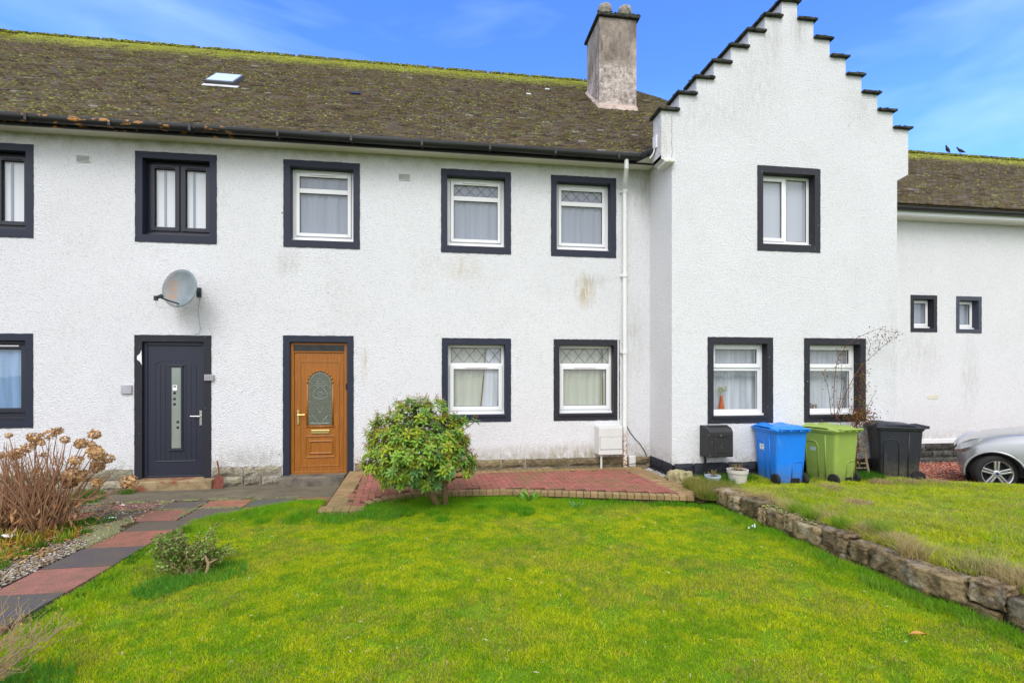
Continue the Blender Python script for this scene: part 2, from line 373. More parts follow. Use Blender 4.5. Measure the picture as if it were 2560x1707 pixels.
g = G('block_paver', .9, .25); c = g.mix(1.0, g.attr(), g.mix(g.rng(g.noise(60, 4, .75), .3, .7), (.7, .7, .7), (1.25, 1.25, 1.25)), 'MULTIPLY')
c = g.mix(g.rng(g.noise(3.0, 6, .78), .44, .66, 0, .8), c, (.17, .13, .055)); c = g.mix(g.rng(g.noise(9, 5, .7), .63, .72, 0, .6), c, (.06, .05, .03)); g.col(c); g.bump(g.noise(60, 4), .5, .006); M['paver'] = g.m
g = G('gravel_red', .95, .2); g.col(g.attr()); M['vcol_rough'] = g.m
def leaf_mat(name, rough=.5, trans=.35):
    m = bpy.data.materials.new(name); m.use_nodes = True; t = m.node_tree; b = t.nodes['Principled BSDF']
    b.inputs['Roughness'].default_value = rough; b.inputs['Specular IOR Level'].default_value = .25
    a = N('ShaderNodeAttribute', t, attribute_name='col'); t.links.new(a.outputs[0], b.inputs['Base Color'])
    tr = N('ShaderNodeBsdfTranslucent', t); t.links.new(a.outputs[0], tr.inputs[0])
    mx = N('ShaderNodeMixShader', t); mx.inputs[0].default_value = trans
    t.links.new(b.outputs[0], mx.inputs[1]); t.links.new(tr.outputs[0], mx.inputs[2]); t.links.new(mx.outputs[0], t.nodes['Material Output'].inputs[0]); return m
M['grass'] = leaf_mat('grass_blades', .6, .5); M['leaf'] = leaf_mat('shrub_leaf', .38, .25); M['petal'] = leaf_mat('dry_petal', .85, .25)
M['bark'] = simple('bark', (.17, .115, .055), .9, .15, var=.5, vs=30, bump=1, bs=60)
M['twig_tan'] = simple('dry_stem', (.30, .165, .095), .85, .15, var=.35, vs=14)
M['twig_pale'] = simple('pale_twig', (.36, .25, .15), .85, .15, var=.35, vs=14)
M['twig_red'] = simple('rose_stem', (.13, .065, .04), .8, .2, var=.4, vs=14)
M['blue_bin'] = simple('blue_bin_plastic', (.005, .205, .80), .38, .45, var=.12, vs=5, bump=.25, bs=160)
M['green_bin'] = simple('green_bin_plastic', (.27, .38, .07), .42, .45, var=.12, vs=5, bump=.25, bs=160)
M['black_bin'] = simple('black_bin_plastic', (.020, .021, .030), .36, .5, var=.25, vs=6, bump=.25, bs=160)
for _k, _c, _d in (('blue_bin', (.005, .205, .80), (.10, .26, .62)), ('green_bin', (.27, .38, .07), (.22, .26, .10)), ('black_bin', (.016, .017, .026), (.075, .075, .085))):
    g = G(_k + '_worn', .42, .45); c = g.mix(g.noise(4, 4), tuple(q * .88 for q in _c), tuple(q * 1.1 for q in _c)); c = g.mix(g.rng(g.noise(9, 6, .75, g.map((1, 1, .4))), .52, .74, 0, .55), c, _d)
    c = g.mix(g.math('MULTIPLY', g.rng(g.sepz()[2], .40, .08), g.rng(g.noise(12, 5, .7), .35, .65, .1, .8)), c, (.13, .115, .07)); g.col(c); g.bump(g.noise(150, 3), .25, .004); M[_k] = g.m
M['rubber'] = simple('rubber', (.018, .018, .018), .8, .3, var=.2, vs=20)
M['white_label'] = simple('white_label', (.80, .82, .86), .5, .3, var=.02); M['ink'] = simple('label_ink', (.05, .05, .07), .6, .3)
M['pale_label'] = simple('worn_pale_label', (.42, .52, .50), .6, .3, var=.15, vs=30)
g = G('silver_car_paint', .28, .5, .55); g.col(g.mix(g.noise(300, 2), (.36, .37, .39), (.43, .44, .46))); g.b.inputs['Coat Weight'].default_value = .6; M['silver'] = g.m
M['alloy'] = simple('alloy_rim', (.62, .62, .64), .3, .5, .8, var=.08); M['car_glass'] = simple('car_glass', (.02, .025, .03), .06, .6)
M['lens'] = simple('headlight_lens', (.42, .44, .46), .12, .7, .3, var=.35, vs=14); M['orange'] = simple('orange_lens', (.75, .17, .02), .25, .5)
M['blue_badge'] = simple('blue_badge', (.01, .03, .14), .3, .5)
M['dish_grey'] = None
g = G('weathered_dish', .55, .4); c = g.mix(g.rng(g.noise(5, 5, .7), .3, .7), (.25, .29, .32), (.16, .195, .215))
c = g.mix(g.math('MULTIPLY', g.spot(-3.88, 2.95, .14, .28, .9), g.rng(g.noise(22, 5, .75), .42, .6)), c, (.42, .18, .05)); g.col(c); M['dish_grey'] = g.m
M['lnb'] = simple('dark_grey_metal', (.035, .045, .05), .5, .5, .2, var=.4, vs=30)
M['cable_grey'] = simple('grey_cable', (.38, .38, .38), .7, .3); M['cable_black'] = simple('black_cable', (.012, .012, .014), .6, .3)
M['meter_white'] = simple('aged_white_plastic', (.62, .62, .60), .55, .35, var=.08, vs=7)
g = G('chipped_black_paint', .5, .4); g.col(g.mix(g.rng(g.noise(30, 5, .7, g.map((1, 1, .7))), .66, .68), (.020, .020, .022), (.62, .60, .54))); M['meter_black'] = g.m
M['plaque'] = simple('worn_number_plaque', (.34, .32, .36), .35, .5, .3, var=.15, vs=20)
M['pot_blue'] = simple('pale_blue_pot', (.36, .45, .54), .6, .3, var=.12, vs=14); M['pot_grey'] = simple('stone_grey_pot', (.52, .49, .45), .8, .25, var=.12, vs=14)
M['old_wood'] = simple('weathered_wood', (.26, .21, .13), .9, .15, var=.35, vs=24); M['rust'] = simple('rusty_red_paint', (.16, .045, .03), .75, .3, var=.5, vs=20)
M['paper'] = simple('white_paper', (.75, .76, .84), .8, .2); M['vase'] = simple('orange_glass_vase', (.50, .10, .02), .25, .5, var=.4, vs=6)
M['pigeon'] = simple('pigeon_feathers', (.055, .06, .075), .8, .2, var=.4, vs=30)
M['dead_leaf'] = simple('dry_leaf', (.55, .25, .07), .7, .3, var=.25, vs=30)

# ------------------------------------------------------------------ terrain
def zN(x, y):
    """height of the neighbour's raised lawn"""
    a = .12 + .09 * sstep(5.9 - y, 0, 1.6) - .05 * sstep(y, 6.0, 6.9) - .05 * sstep(x, 7.0, 8.4)
    return a + .02 * (fbm(x, y, 1.1, 5) - .5)
def zL(x, y):
    return -.012 + .03 * (fbm(x, y, .9, 3) - .5) + .015 * sstep(y, 5.8, 6.6)
def lawnedge(x):
    return np.interp(x, [7.3, 7.6, 8.3, 12, 18], [7.9, 6.45, 6.30, 4.6, 2.0])
def wallx(y):
    return np.interp(y, [1.5, 2.5, 3.0, 3.7, 4.4, 5.3, 6.2], [3.84, 3.76, 3.71, 3.61, 3.60, 3.56, 3.50])
def sheet(name, xs, ys, fz, m, kind='structure', pred=None):
    X, Y = np.meshgrid(xs, ys); Z = fz(X, Y); V = np.stack([X, Y, Z], -1).reshape(-1, 3); n = len(xs)
    F = []
    for j in range(len(ys) - 1):
        for i in range(n - 1):
            if pred and not pred((xs[i] + xs[i + 1]) / 2, (ys[j] + ys[j + 1]) / 2): continue
            a = j * n + i; F.append((a, a + 1, a + 1 + n, a + n))
    o = np_mesh(name, V, F, m, smooth=True); o['kind'] = kind; return o
g = G('distant_ground', 1, .1); g.col(g.mix(g.rng(g.noise(.5, 4), .4, .6), (.05, .10, .015), (.09, .12, .03))); M['far_ground'] = g.m
MB().add([(-900, -900, -.30), (900, -900, -.30), (900, 900, -.30), (-900, 900, -.30)], [(0, 1, 2, 3)]).build('ground', M['far_ground'])['kind'] = 'structure'
sheet('lawn', np.arange(-12, 3.75, .15), np.arange(-4, 8.4, .15), zL, M['turf'], pred=lambda x, y: x > -2.95 or y < -3)
sheet('garden_bed', np.arange(-12, -2.8, .15), np.arange(-4, 8.3, .15), lambda x, y: -.02 + .03 * fbm(x, y, 2, 9), M['soil'])
o = sheet('neighbour_lawn', np.concatenate([[3.70, 3.74], np.arange(3.82, 18, .18)]), np.arange(0, 7.9, .15), lambda x, y: zN(x, y) - .30 * sstep(y - lawnedge(x), 0, .2) - .25 * (x < wallx(y) + .19), M['turf'])
o['label'] = "neighbour's raised lawn"
MB().add([(6.9, 2.0, -.155), (20, 2.0, -.155), (20, 9.4, -.155), (6.9, 9.4, -.155)], [(0, 1, 2, 3)]).build('driveway', M['soil'])['kind'] = 'structure'

# path of red and dark slabs + concrete apron
def slab(mb, x0, x1, y0, y1, c, z=.0):
    j = lambda: random.uniform(-.008, .008); mb.cc = tuple(k * random.uniform(.85, 1.15) for k in c); g_ = .008
    pts = [(x0 + g_ + j(), y0 + g_ + j()), (x1 - g_ + j(), y0 + g_ + j()), (x1 - g_ + j(), y1 - g_ + j()), (x0 + g_ + j(), y1 - g_ + j())]
    zz = [z + random.uniform(-.003, .003) for _ in range(4)]
    mb.add([(p[0], p[1], -.05) for p in pts] + [(p[0], p[1], zz[i] + .012) for i, p in enumerate(pts)],
           [(4, 5, 6, 7), (0, 1, 5, 4), (1, 2, 6, 5), (2, 3, 7, 6), (3, 0, 4, 7)])
RED, DK = (.33, .12, .095), (.095, .088, .088)
mb = MB(); mb.cc = (.1, .1, .1)
ys = [1.1, 1.66, 2.22, 2.77, 3.30, 3.82, 4.355, 4.89, 5.42, 5.95, 6.31]
for i in range(len(ys) - 1):
    slab(mb, -3.45, -2.88, ys[i], ys[i + 1], DK if (i % 2) else RED) if i < 9 else slab(mb, -3.42, -2.80, ys[i], ys[i + 1], DK)
for j, (y0, y1) in enumerate([(6.33, 6.82), (6.84, 7.22)]):
    for i in range(6):
        x0 = -4.72 + i * .56 + (0 if j == 0 else -.02)
        slab(mb, x0, x0 + .55, y0, y1, RED if (i + j) % 2 == 0 else DK)
o = mb.build('path', M['slab'], bevel=.006); o['kind'] = 'structure'
mb = MB(); mb.box(-6.5, -1.40, 7.27, 8.2, -.1, .006); mb.build('pavement', M['concrete'])['kind'] = 'structure'
MB().box(-6.6, 3.7, 8.0, 8.3, -.3, -.03).build('house_footing', M['soil'])['kind'] = 'structure'
# moss strips between slabs
def mossy(name, pts_fn, n, sz, cols, label, kind='stuff', zoff=0., flat=.5, parent=None, mat='moss'):
    """scatter of little lumps (squashed octahedra); pts_fn(n)->(n,3)"""
    P = pts_fn(n); n = len(P); s = sz * (.5 + RNG.random((n, 1)) * 1.0); a = RNG.random(n) * 6.28
    base = np.array([[1, 0, 0], [0, 1, 0], [-1, 0, 0], [0, -1, 0], [0, 0, 1], [0, 0, -1]], float)
    ca, sa = np.cos(a)[:, None], np.sin(a)[:, None]
    bx = base[None, :, 0] * ca - base[None, :, 1] * sa; by = base[None, :, 0] * sa + base[None, :, 1] * ca; bz = np.repeat(base[None, :, 2], n, 0) * flat
    B = np.stack([bx, by, bz], -1) * (1 + .5 * (RNG.random((n, 6, 1)) - .5)) * s[:, :, None]
    V = (P[:, None, :] + B).reshape(-1, 3)
    f = np.array([[0, 1, 4], [1, 2, 4], [2, 3, 4], [3, 0, 4], [1, 0, 5], [2, 1, 5], [3, 2, 5], [0, 3, 5]])
    F = (f[None] + 6 * np.arange(n)[:, None, None]).reshape(-1, 3)
    cols = np.array(cols); ci = RNG.integers(0, len(cols), n); C = cols[ci] * (.7 + .6 * RNG.random((n, 1))); C = np.repeat(C, 6, 0)
    o = np_mesh(name, V, F, M[mat], parent, C)
    if kind: o['kind'] = kind
    if label: o['label'] = label
    return o
def seg_pts(segs, w, z=.012):
    def fn(n):
        L = np.array([math.dist(a, b) for a, b in segs]); i = RNG.choice(len(segs), n, p=L / L.sum()); t = RNG.random(n)
        A = np.array([s[0] for s in segs])[i]; B = np.array([s[1] for s in segs])[i]
        P = A + (B - A) * t[:, None] + RNG.normal(0, w, (n, 2)); keep = lat_noise(P[:, 0], P[:, 1], 7, 2) > .42
        P = P[keep]; return np.column_stack([P, np.full(len(P), z)])
    return fn
mg = [(.10, .12, .015), (.16, .18, .02), (.08, .08, .02)]
segs = [((-4.7, 7.25), (-2.0, 7.25)), ((-4.7, 6.83), (-2.4, 6.83)), ((-3.64, 6.33), (-3.64, 6.8)), ((-3.08, 6.33), (-3.08, 6.8)), ((-3.62, 6.84), (-3.62, 7.2)), ((-3.06, 6.84), (-3.06, 7.2)),
        ((-3.44, 5.9), (-3.72, 6.33)), ((-3.46, 5.2), (-3.47, 5.95)), ((-3.48, 4.9), (-3.7, 6.3)), ((-4.6, 6.33), (-3.5, 6.32))]
mossy('path_moss', seg_pts(segs, .022), 4200, .012, mg, None)
mossy('bed_moss', seg_pts([((-3.52, 5.6), (-3.62, 6.25)), ((-3.55, 5.7), (-3.9, 6.3))], .06), 2600, .014, [(.15, .18, .02), (.10, .12, .02), (.14, .10, .05)], None)
mossy('concrete_moss', seg_pts([((-4.4, 7.28), (-2.3, 7.30))], .035), 1700, .013, mg, None)

# bricks of the patio
def zp(x, y):
    a = .04 + .15 * (y - 6.1) / 2.1; b = .12 + .02 * (y - 6.3) / 1.9
    s = min(1, max(0, (x + .9) / 1.4)); s = s * s * (3 - 2 * s)
    return a * (1 - s) + b * s
FX = [-1.48, -.96, -.95, -.75, -.3, .3, .9, 1.6, 2.5, 3.3]; FY = [6.36, 6.28, 6.50, 6.68, 6.86, 6.78, 6.74, 6.56, 6.31, 6.10]
def pfront(x): return float(np.interp(x, FX, FY))
def pavblock(mb, cx, cy, hx, hy, ang, c, drop=.05, gap=.0028):
    ca, sa = math.cos(ang), math.sin(ang); f_ = random.uniform(.86, 1.12); mb.cc = tuple(k * f_ * random.uniform(.97, 1.03) for k in c); P = []
    for sx, sy in ((-1, -1), (1, -1), (1, 1), (-1, 1)):
        x = (hx - gap) * sx; y = (hy - gap) * sy; X = cx + x * ca - y * sa; Y = cy + x * sa + y * ca; P.append((X, Y))
    dz = random.uniform(-.0025, .0025); tx = random.uniform(-.02, .02)
    mb.add([(p[0], p[1], zp(*p) - drop) for p in P] + [(p[0], p[1], zp(*p) + dz + (p[0] - cx) * tx) for p in P],
           [(4, 5, 6, 7), (0, 1, 5, 4), (1, 2, 6, 5), (2, 3, 7, 6), (3, 0, 4, 7)])
PR, PT = (.30, .105, .085), (.30, .20, .10)
mb = MB(); u = .088
for i in range(-80, 80):
    for j in range(-80, 80):
        k = (i - j) % 4
        if k == 0: cx, cy, hx, hy = i * u + u, j * u + u / 2, u, u / 2
        elif k == 2: cx, cy, hx, hy = i * u + u / 2, j * u, u / 2, u
        else: continue
        a = R(3); x = -1.0 + cx * math.cos(a) - cy * math.sin(a); y = 6.2 + cx * math.sin(a) + cy * math.cos(a)
        if -1.18 < x < 3.02 + (8.0 - y) * .10 and y < 7.94 and y > pfront(x) + (.17 if x > -.9 else .2): pavblock(mb, x, y, hx, hy, a, PR)
o = mb.build('patio', M['paver']); o['kind'] = 'structure'
mb = MB()
xs = np.arange(-.9, 3.3, .092)
for x in xs:                                      # front edge, soldier course with a visible brick face below
    y = pfront(x); sl = math.atan2(pfront(x + .05) - pfront(x - .05), .1)
    pavblock(mb, x, y + .06, .046, .07, sl, PT, drop=.055)
for y in np.arange(6.45, 8.12, .092):
    for x in (-1.33, -1.23): pavblock(mb, x - .0, y, .052 if x > -1.3 else .085, .046, 0, PT, drop=.12)
for x in np.arange(-1.43, -.95, .092): pavblock(mb, x, 6.34, .046, .055, 0, PT, drop=.12); pavblock(mb, x, 6.45, .046, .055, 0, PT, drop=.1)
for x in np.arange(-1.15, 3.1, .092): pavblock(mb, x, 8.05, .046, .10, 0, PT, drop=.1)
for y in np.arange(6.25, 8.1, .092):
    xx = 3.30 - (y - 6.1) * .08
    pavblock(mb, xx - .05, y, .085, .046, 0, PT); pavblock(mb, xx + .12, y + .03, .085, .046, 0, (.30, .2, .1))
o = mb.build('patio_border', M['paver'], bevel=.003); o['kind'] = 'structure'
mb = MB()                                          # bed of mortar under the blocks
px = list(np.linspace(-1.43, 3.28, 60)); vs = []; fs = []
for x in px:
    f = max(pfront(x) + .012, 6.2); ysn = np.linspace(f, 8.15, 8)
    for y in ysn: vs.append((x, y, zp(x, y) - .008))
    vs.append((x, f, -.05))
for i in range(len(px) - 1):
    for j in range(7): a = i * 9 + j; fs.append((a, a + 9, a + 10, a + 1))
    fs.append((i * 9, i * 9 + 8, (i + 1) * 9 + 8, (i + 1) * 9))
mb.add(vs, fs); o = mb.build('patio_bed', M['soil']); o['kind'] = 'structure'

# ------------------------------------------------------------------ houses
YM, YW, YR = 8.2, 7.37, 9.2
EY, EZ, RY, RZ = 7.85, 5.31, 12.2, 9.04
TP = (RZ - EZ) / (RY - EY)
def slabwall(mb, xs, zs, pred, y0, y1, back=True):
    nx, nz = len(xs) - 1, len(zs) - 1
    S = [[pred((xs[i] + xs[i + 1]) / 2, (zs[j] + zs[j + 1]) / 2) for j in range(nz)] for i in range(nx)]
    q = lambda i, j: 0 <= i < nx and 0 <= j < nz and S[i][j]
    for i in range(nx):
        for j in range(nz):
            if not S[i][j]: continue
            a, b, c, d = xs[i], xs[i + 1], zs[j], zs[j + 1]
            mb.add([(a, y0, c), (b, y0, c), (b, y0, d), (a, y0, d)], [(0, 1, 2, 3)])
            if back: mb.add([(a, y1, c), (b, y1, c), (b, y1, d), (a, y1, d)], [(3, 2, 1, 0)])
            if not q(i - 1, j): mb.add([(a, y0, c), (a, y0, d), (a, y1, d), (a, y1, c)], [(0, 1, 2, 3)])
            if not q(i + 1, j): mb.add([(b, y0, c), (b, y1, c), (b, y1, d), (b, y0, d)], [(0, 1, 2, 3)])
            if not q(i, j - 1): mb.add([(a, y0, c), (a, y1, c), (b, y1, c), (b, y0, c)], [(0, 1, 2, 3)])
            if not q(i, j + 1): mb.add([(a, y0, d), (b, y0, d), (b, y1, d), (a, y1, d)], [(0, 1, 2, 3)])
def plain_wall(parent, x0, x1, z0, z1, y, holes, m):
    xs = sorted({x0, x1, *[h[0] + .02 for h in holes], *[h[1] - .02 for h in holes]}); zs = sorted({z0, z1, *[h[2] + .02 for h in holes], *[h[3] - .02 for h in holes]})
    mb = MB(); slabwall(mb, xs, zs, lambda x, z: not any(h[0] < x < h[1] and h[2] < z < h[3] for h in holes), y, y + .25)
    return mb
def ring(x0, x1, z0, z1, t, y0, y1, bottom=True, jit=.003, sill=0):
    """painted band round an opening; t=(side, top, bottom)"""
    mb = MB(); s, tt, b = t
    def seg(a, c, d, e, nseg, vert):
        pass
    # side pieces and head as strips with a slightly ragged outer edge
    def strip(p0, p1, q0, q1):
        n = max(2, int(math.dist(p0, p1) / .05)); A = []; B = []
        for i in range(n + 1):
            u_ = i / n; nx, nz = (p1[1] - p0[1]), -(p1[0] - p0[0]); L = math.hypot(nx, nz); w = random.uniform(-jit, jit)
            A.append((p0[0] + (p1[0] - p0[0]) * u_ + nx / L * w, p0[1] + (p1[1] - p0[1]) * u_ + nz / L * w)); B.append((q0[0] + (q1[0] - q0[0]) * u_, q0[1] + (q1[1] - q0[1]) * u_))
        vs = []; fs = []
        for a, b_ in zip(A, B): vs += [(a[0], y0, a[1]), (b_[0], y0, b_[1]), (b_[0], y1, b_[1]), (a[0], y1, a[1])]
        for i in range(n):
            k = i * 4
            for e in range(4): fs.append((k + e, k + (e + 1) % 4, k + 4 + (e + 1) % 4, k + 4 + e))
        fs += [(0, 1, 2, 3), (n * 4, n * 4 + 3, n * 4 + 2, n * 4 + 1)]
        mb.add(vs, fs)
    zb = z0 + (b if bottom else 0)
    strip((x0, z0), (x0, z1), (x0 + s, zb), (x0 + s, z1 - tt)); strip((x1, z1), (x1, z0), (x1 - s, z1 - tt), (x1 - s, zb))
    strip((x0, z1), (x1, z1), (x0 + s, z1 - tt), (x1 - s, z1 - tt))
    if bottom:
        strip((x1, z0), (x0, z0), (x1 - s, zb), (x0 + s, zb))
        if sill: mb.box(x0 + s * .8, x1 - s * .8, y0 - sill, y1 - .02, zb - .035, zb + .004)
    return mb
def frame_rect(mb, x0, x1, z0, z1, w, y0, y1):
    mb.box(x0, x0 + w, y0, y1, z0, z1); mb.box(x1 - w, x1, y0, y1, z0, z1); mb.box(x0 + w, x1 - w, y0, y1, z0, z0 + w); mb.box(x0 + w, x1 - w, y0, y1, z1 - w, z1)
def curtain(x0, x1, z0, z1, y, m, parent, amp=.008, n=60, name='curtain', skew=0):
    ph = random.random() * 6; V = []; F = []
    for i in range(n + 1):
        x = x0 + (x1 - x0) * i / n; d = amp * (math.sin(i * .9 + ph) + .6 * math.sin(i * .37 + 2 * ph))
        V += [(x + skew, y + d, z0), (x, y + d * .7, z1)]
        if i: k = 2 * i; F.append((k - 2, k, k + 1, k - 1))
    return MB().add(V, F).build(name, m, parent, smooth=True, normals=False)
def pane(parent, x0, x1, z0, z1, y):
    return MB().add([(x0, y, z0), (x1, y, z0), (x1, y, z1), (x0, y, z1)], [(0, 1, 2, 3)]).build('pane', M['glass'], parent, normals=False)
def lattice(parent, x0, x1, z0, z1, y, n=4):
    mb = MB(); w = (x1 - x0) / n
    for i in range(n):
        a = x0 + i * w; b = a + w
        for (p, q) in (((a, z0), (b, z1)), ((a, z1), (b, z0))):
            d = Vector((q[0] - p[0], 0, q[1] - p[1])).normalized(); nn = Vector((-d.z, 0, d.x)) * .004
            yy = y - .004 if p[1] == z0 else y - .0025
            mb.add([(p[0] + nn.x, yy, p[1] + nn.z), (p[0] - nn.x, yy, p[1] - nn.z), (q[0] - nn.x, yy, q[1] - nn.z), (q[0] + nn.x, yy, q[1] + nn.z)], [(0, 1, 2, 3)])
    return mb.build('lead_lattice', M['lead'], parent, normals=False)

def window(house, ox0, ox1, oz0, oz1, Y, kind, smat, label=None, t=(.10, .10, .115), rec=.13, sill=.0):
    """the window part is its frame; surround, panes, curtain are sub-parts"""
    x0, x1, z0, z1 = ox0 + t[0], ox1 - t[0], oz0 + t[2], oz1 - t[1]
    yf = Y + rec; dark = kind in ('E', 'F'); fm = M['dark_upvc'] if dark else M['upvc']
    mb = MB()
    sh = .035 if not dark else .045                # sill height
    mb.box(x0, x1, yf - .045, yf + .05, z0, z0 + sh)
    zb = z0 + sh
    panes = []; lat = None
    fw = .052
    if kind in ('A', 'H'):
        frame_rect(mb, x0, x1, zb, z1, fw, yf, yf + .06); i = fw + .004
        frame_rect(mb, x0 + i, x1 - i, zb + i, z1 - i, .052, yf - .018, yf + .05)
        g0, g1, a, b = x0 + i + .052, x1 - i - .052, zb + i + .052, z1 - i - .052
        tz = b - .185; mb.box(g0, g1, yf - .012, yf + .05, tz - .075, tz)
        panes += [(g0, g1, a, tz - .075), (g0, g1, tz, b)]
        if kind == 'A': lat = (g0, g1, tz, b)
        vx = (x0 + x1) / 2 - .02; mb.box(vx - .19, vx + .19, yf - .035, yf, z1 - .085, z1 - .06)
    elif kind == 'B':
        frame_rect(mb, x0, x1, zb, z1, .05, yf, yf + .06)
        tz = z1 - .05 - .25; mb.box(x0 + .05, x1 - .05, yf, yf + .055, tz - .05, tz)
        panes.append((x0 + .05, x1 - .05, tz, z1 - .05)); lat = panes[0]
        a, b = x0 + .03, x1 - .03; frame_rect(mb, a, b, zb + .03, tz - .04, .065, yf - .022, yf + .05)
        panes.append((a + .065, b - .065, zb + .095, tz - .105)); vx = (x0 + x1) / 2; mb.box(vx - .19, vx + .19, yf - .034, yf - .018, tz - .083, tz - .068)
    elif kind == 'C':
        frame_rect(mb, x0, x1, zb, z1, .035, yf, yf + .06)
        tz = z1 - .40; frame_rect(mb, x0 + .02, x1 - .035, tz + .015, z1 - .02, .068, yf - .02, yf + .05)
        mb.box(x0 + .035, x1 - .035, yf, yf + .055, tz - .035, tz + .02)
        panes.append((x0 + .088, x1 - .103, tz + .083, z1 - .088)); panes.append((x0 + .03, x1 - .08, zb + .06, tz - .035))
        mb.box(x1 - .085, x1 - .035, yf, yf + .055, zb + .035, tz - .035); mb.box(x0 + .035, x1 - .085, yf, yf + .055, zb + .035, zb + .065)
        vx = (x0 + x1) / 2; mb.box(vx - .2, vx + .2, yf - .032, yf - .018, z1 - .06, z1 - .045)
    elif kind == 'D':
        frame_rect(mb, x0, x1, zb, z1, .05, yf, yf + .06); xm = x0 + (x1 - x0) * .49
        frame_rect(mb, x0 + .015, xm + .02, zb + .04, z1 - .04, .055, yf - .02, yf + .05); mb.box(xm + .02, xm + .06, yf, yf + .055, zb + .05, z1 - .05)
        panes += [(x0 + .07, xm - .035, zb + .095, z1 - .095), (xm + .06, x1 - .05, zb + .05, z1 - .05)]
    elif kind == 'E':
        frame_rect(mb, x0, x1, zb, z1, .055, yf, yf + .06); xm = (x0 + x1) / 2; mb.box(xm - .02, xm + .02, yf, yf + .055, zb + .055, z1 - .055)
        for a, b in ((x0 + .045, xm - .012), (xm + .012, x1 - .045)):
            frame_rect(mb, a, b, zb + .045, z1 - .045, .062, yf - .022, yf + .05); panes.append((a + .062, b - .062, zb + .107, z1 - .107))
            mb.box((a + b) / 2 - .12, (a + b) / 2 + .12, yf - .036, yf - .018, z1 - .09, z1 - .075)
    elif kind == 'F':
        frame_rect(mb, x0, x1, zb, z1, .05, yf, yf + .06); frame_rect(mb, x0 + .04, x1 - .05, zb + .06, z1 - .06, .06, yf - .022, yf + .05)
        panes.append((x0 + .10, x1 - .11, zb + .12, z1 - .12))
    elif kind == 'G':
        frame_rect(mb, x0, x1, zb, z1, .03, yf, yf + .06); frame_rect(mb, x0 + .02, x1 - .02, zb + .02, z1 - .02, .05, yf - .02, yf + .05)
        panes.append((x0 + .07, x1 - .07, zb + .07, z1 - .07))
    w = mb.build('window', fm, house, bevel=.005)
    if label: w['label'] = label
    gk = MB()
    for p in panes:
        pane(w, *p, yf + .012)
        frame_rect(gk, p[0], p[1], p[2], p[3], .006, yf + .004, yf + .016)
    gk.build('gasket', M['gasket'], w)
    if kind == 'F':
        MB().box(x0 + .12, x1 - .13, yf - .034, yf - .02, z1 - .085, z1 - .068).build('trickle_vent', M['upvc'], w)
    if lat: lattice(w, *lat, yf + .010)
    rg = ring(ox0, ox1, oz0, oz1, t, Y - .008, yf + .02, sill=sill); rg.build('surround', smat, w)
    cy = yf + .042
    if kind == 'A': curtain(x0, x1, z0, z1, cy, M['net'], w)
    if kind == 'H': curtain(x0, x1, z0, z1, cy, M['net'], w)
    if kind == 'B':
        curtain(x0, x1, z0, z1, cy + .035, M['net_cream'], w); s0 = x0 + (x1 - x0) * (.68 if ox0 < 1 else .84)
        curtain(s0, x1 - .02, z0, z1, cy + .005, M['net_white' if ox0 < 1 else 'net_cream'], w, .007, 14, skew=-.10 if ox0 < 1 else -.02)
        MB().add([(s0 - .11 if ox0 < 1 else s0, cy - .010, z0), (s0 - .09 if ox0 < 1 else s0 + .02, cy - .010, z0), (s0 + .012, cy - .010, z1), (s0 - .004, cy - .010, z1)], [(0, 1, 2, 3)]).build('curtain_trim', M['strap'], w)
    if kind == 'C': curtain(x0, x1, z0, z1, cy + .10, M['net_white'], w, .012, 60)
    if kind == 'D':
        curtain(x0, x1, z0, z1, cy, M['blind_grey'], w, .001, 6, 'blind')
    if kind == 'E':
        curtain(x0, x1, z0, z1, cy, M['blind_white'], w, .0015, 6, 'blind')
        xm = (x0 + x1) / 2
        mb = MB()
        for a in (x0 + .22, xm + .16): mb.box(a, a + .03, cy - .012, cy - .006, z0, z1)
        mb.build('blind_edge', M['net'], w)
    if kind == 'F': curtain(x0, x1, z0, z1, cy, M['blind_blue'], w, .010, 40, 'blind')
    if kind == 'G': curtain(x0, x1, z0, z1, cy, M['net'], w, .006, 20)
    MB().box(x0 - .05, x1 + .05, cy + .22, cy + .24, z0 - .05, z1 + .05).build('room_dark_sheet', M['dark_in'], w)  # near-black sheet put in for the darkness of the unlit room
    return w

def stones(mb, x0, x1, z0, z1, y, rows, lmin, lmax, dep=.04, tone=(1, 1, 1), var=.3):
    h = (z1 - z0) / rows
    for r_ in range(rows):
        x = x0 - random.uniform(0, lmax * .5)
        while x < x1:
            L = random.uniform(lmin, lmax); a, b = max(x, x0) + .006, min(x + L, x1) - .006; x += L
            if b - a < .03: continue
            f = random.uniform(1 - var, 1 + var); mb.cc = tuple(k * f for k in tone)
            zz0, zz1 = z0 + r_ * h + .004, z0 + (r_ + 1) * h - .005; d = dep * random.uniform(.5, 1.2); k0 = len(mb.v)
            nx = max(2, int((b - a) / .07)); nz = 3; vs = []; fs = []
            for j in range(nz + 1):
                for i in range(nx + 1):
                    e = (i in (0, nx)) or (j in (0, nz)); vs.append((a + (b - a) * i / nx + random.uniform(-.005, .005), y - (0 if e else d) + random.uniform(-.008, .004), zz0 + (zz1 - zz0) * j / nz + random.uniform(-.006, .006)))
            for j in range(nz):
                for i in range(nx): q = j * (nx + 1) + i; fs.append((q, q + 1, q + nx + 2, q + nx + 1))
            mb.add(vs, fs)

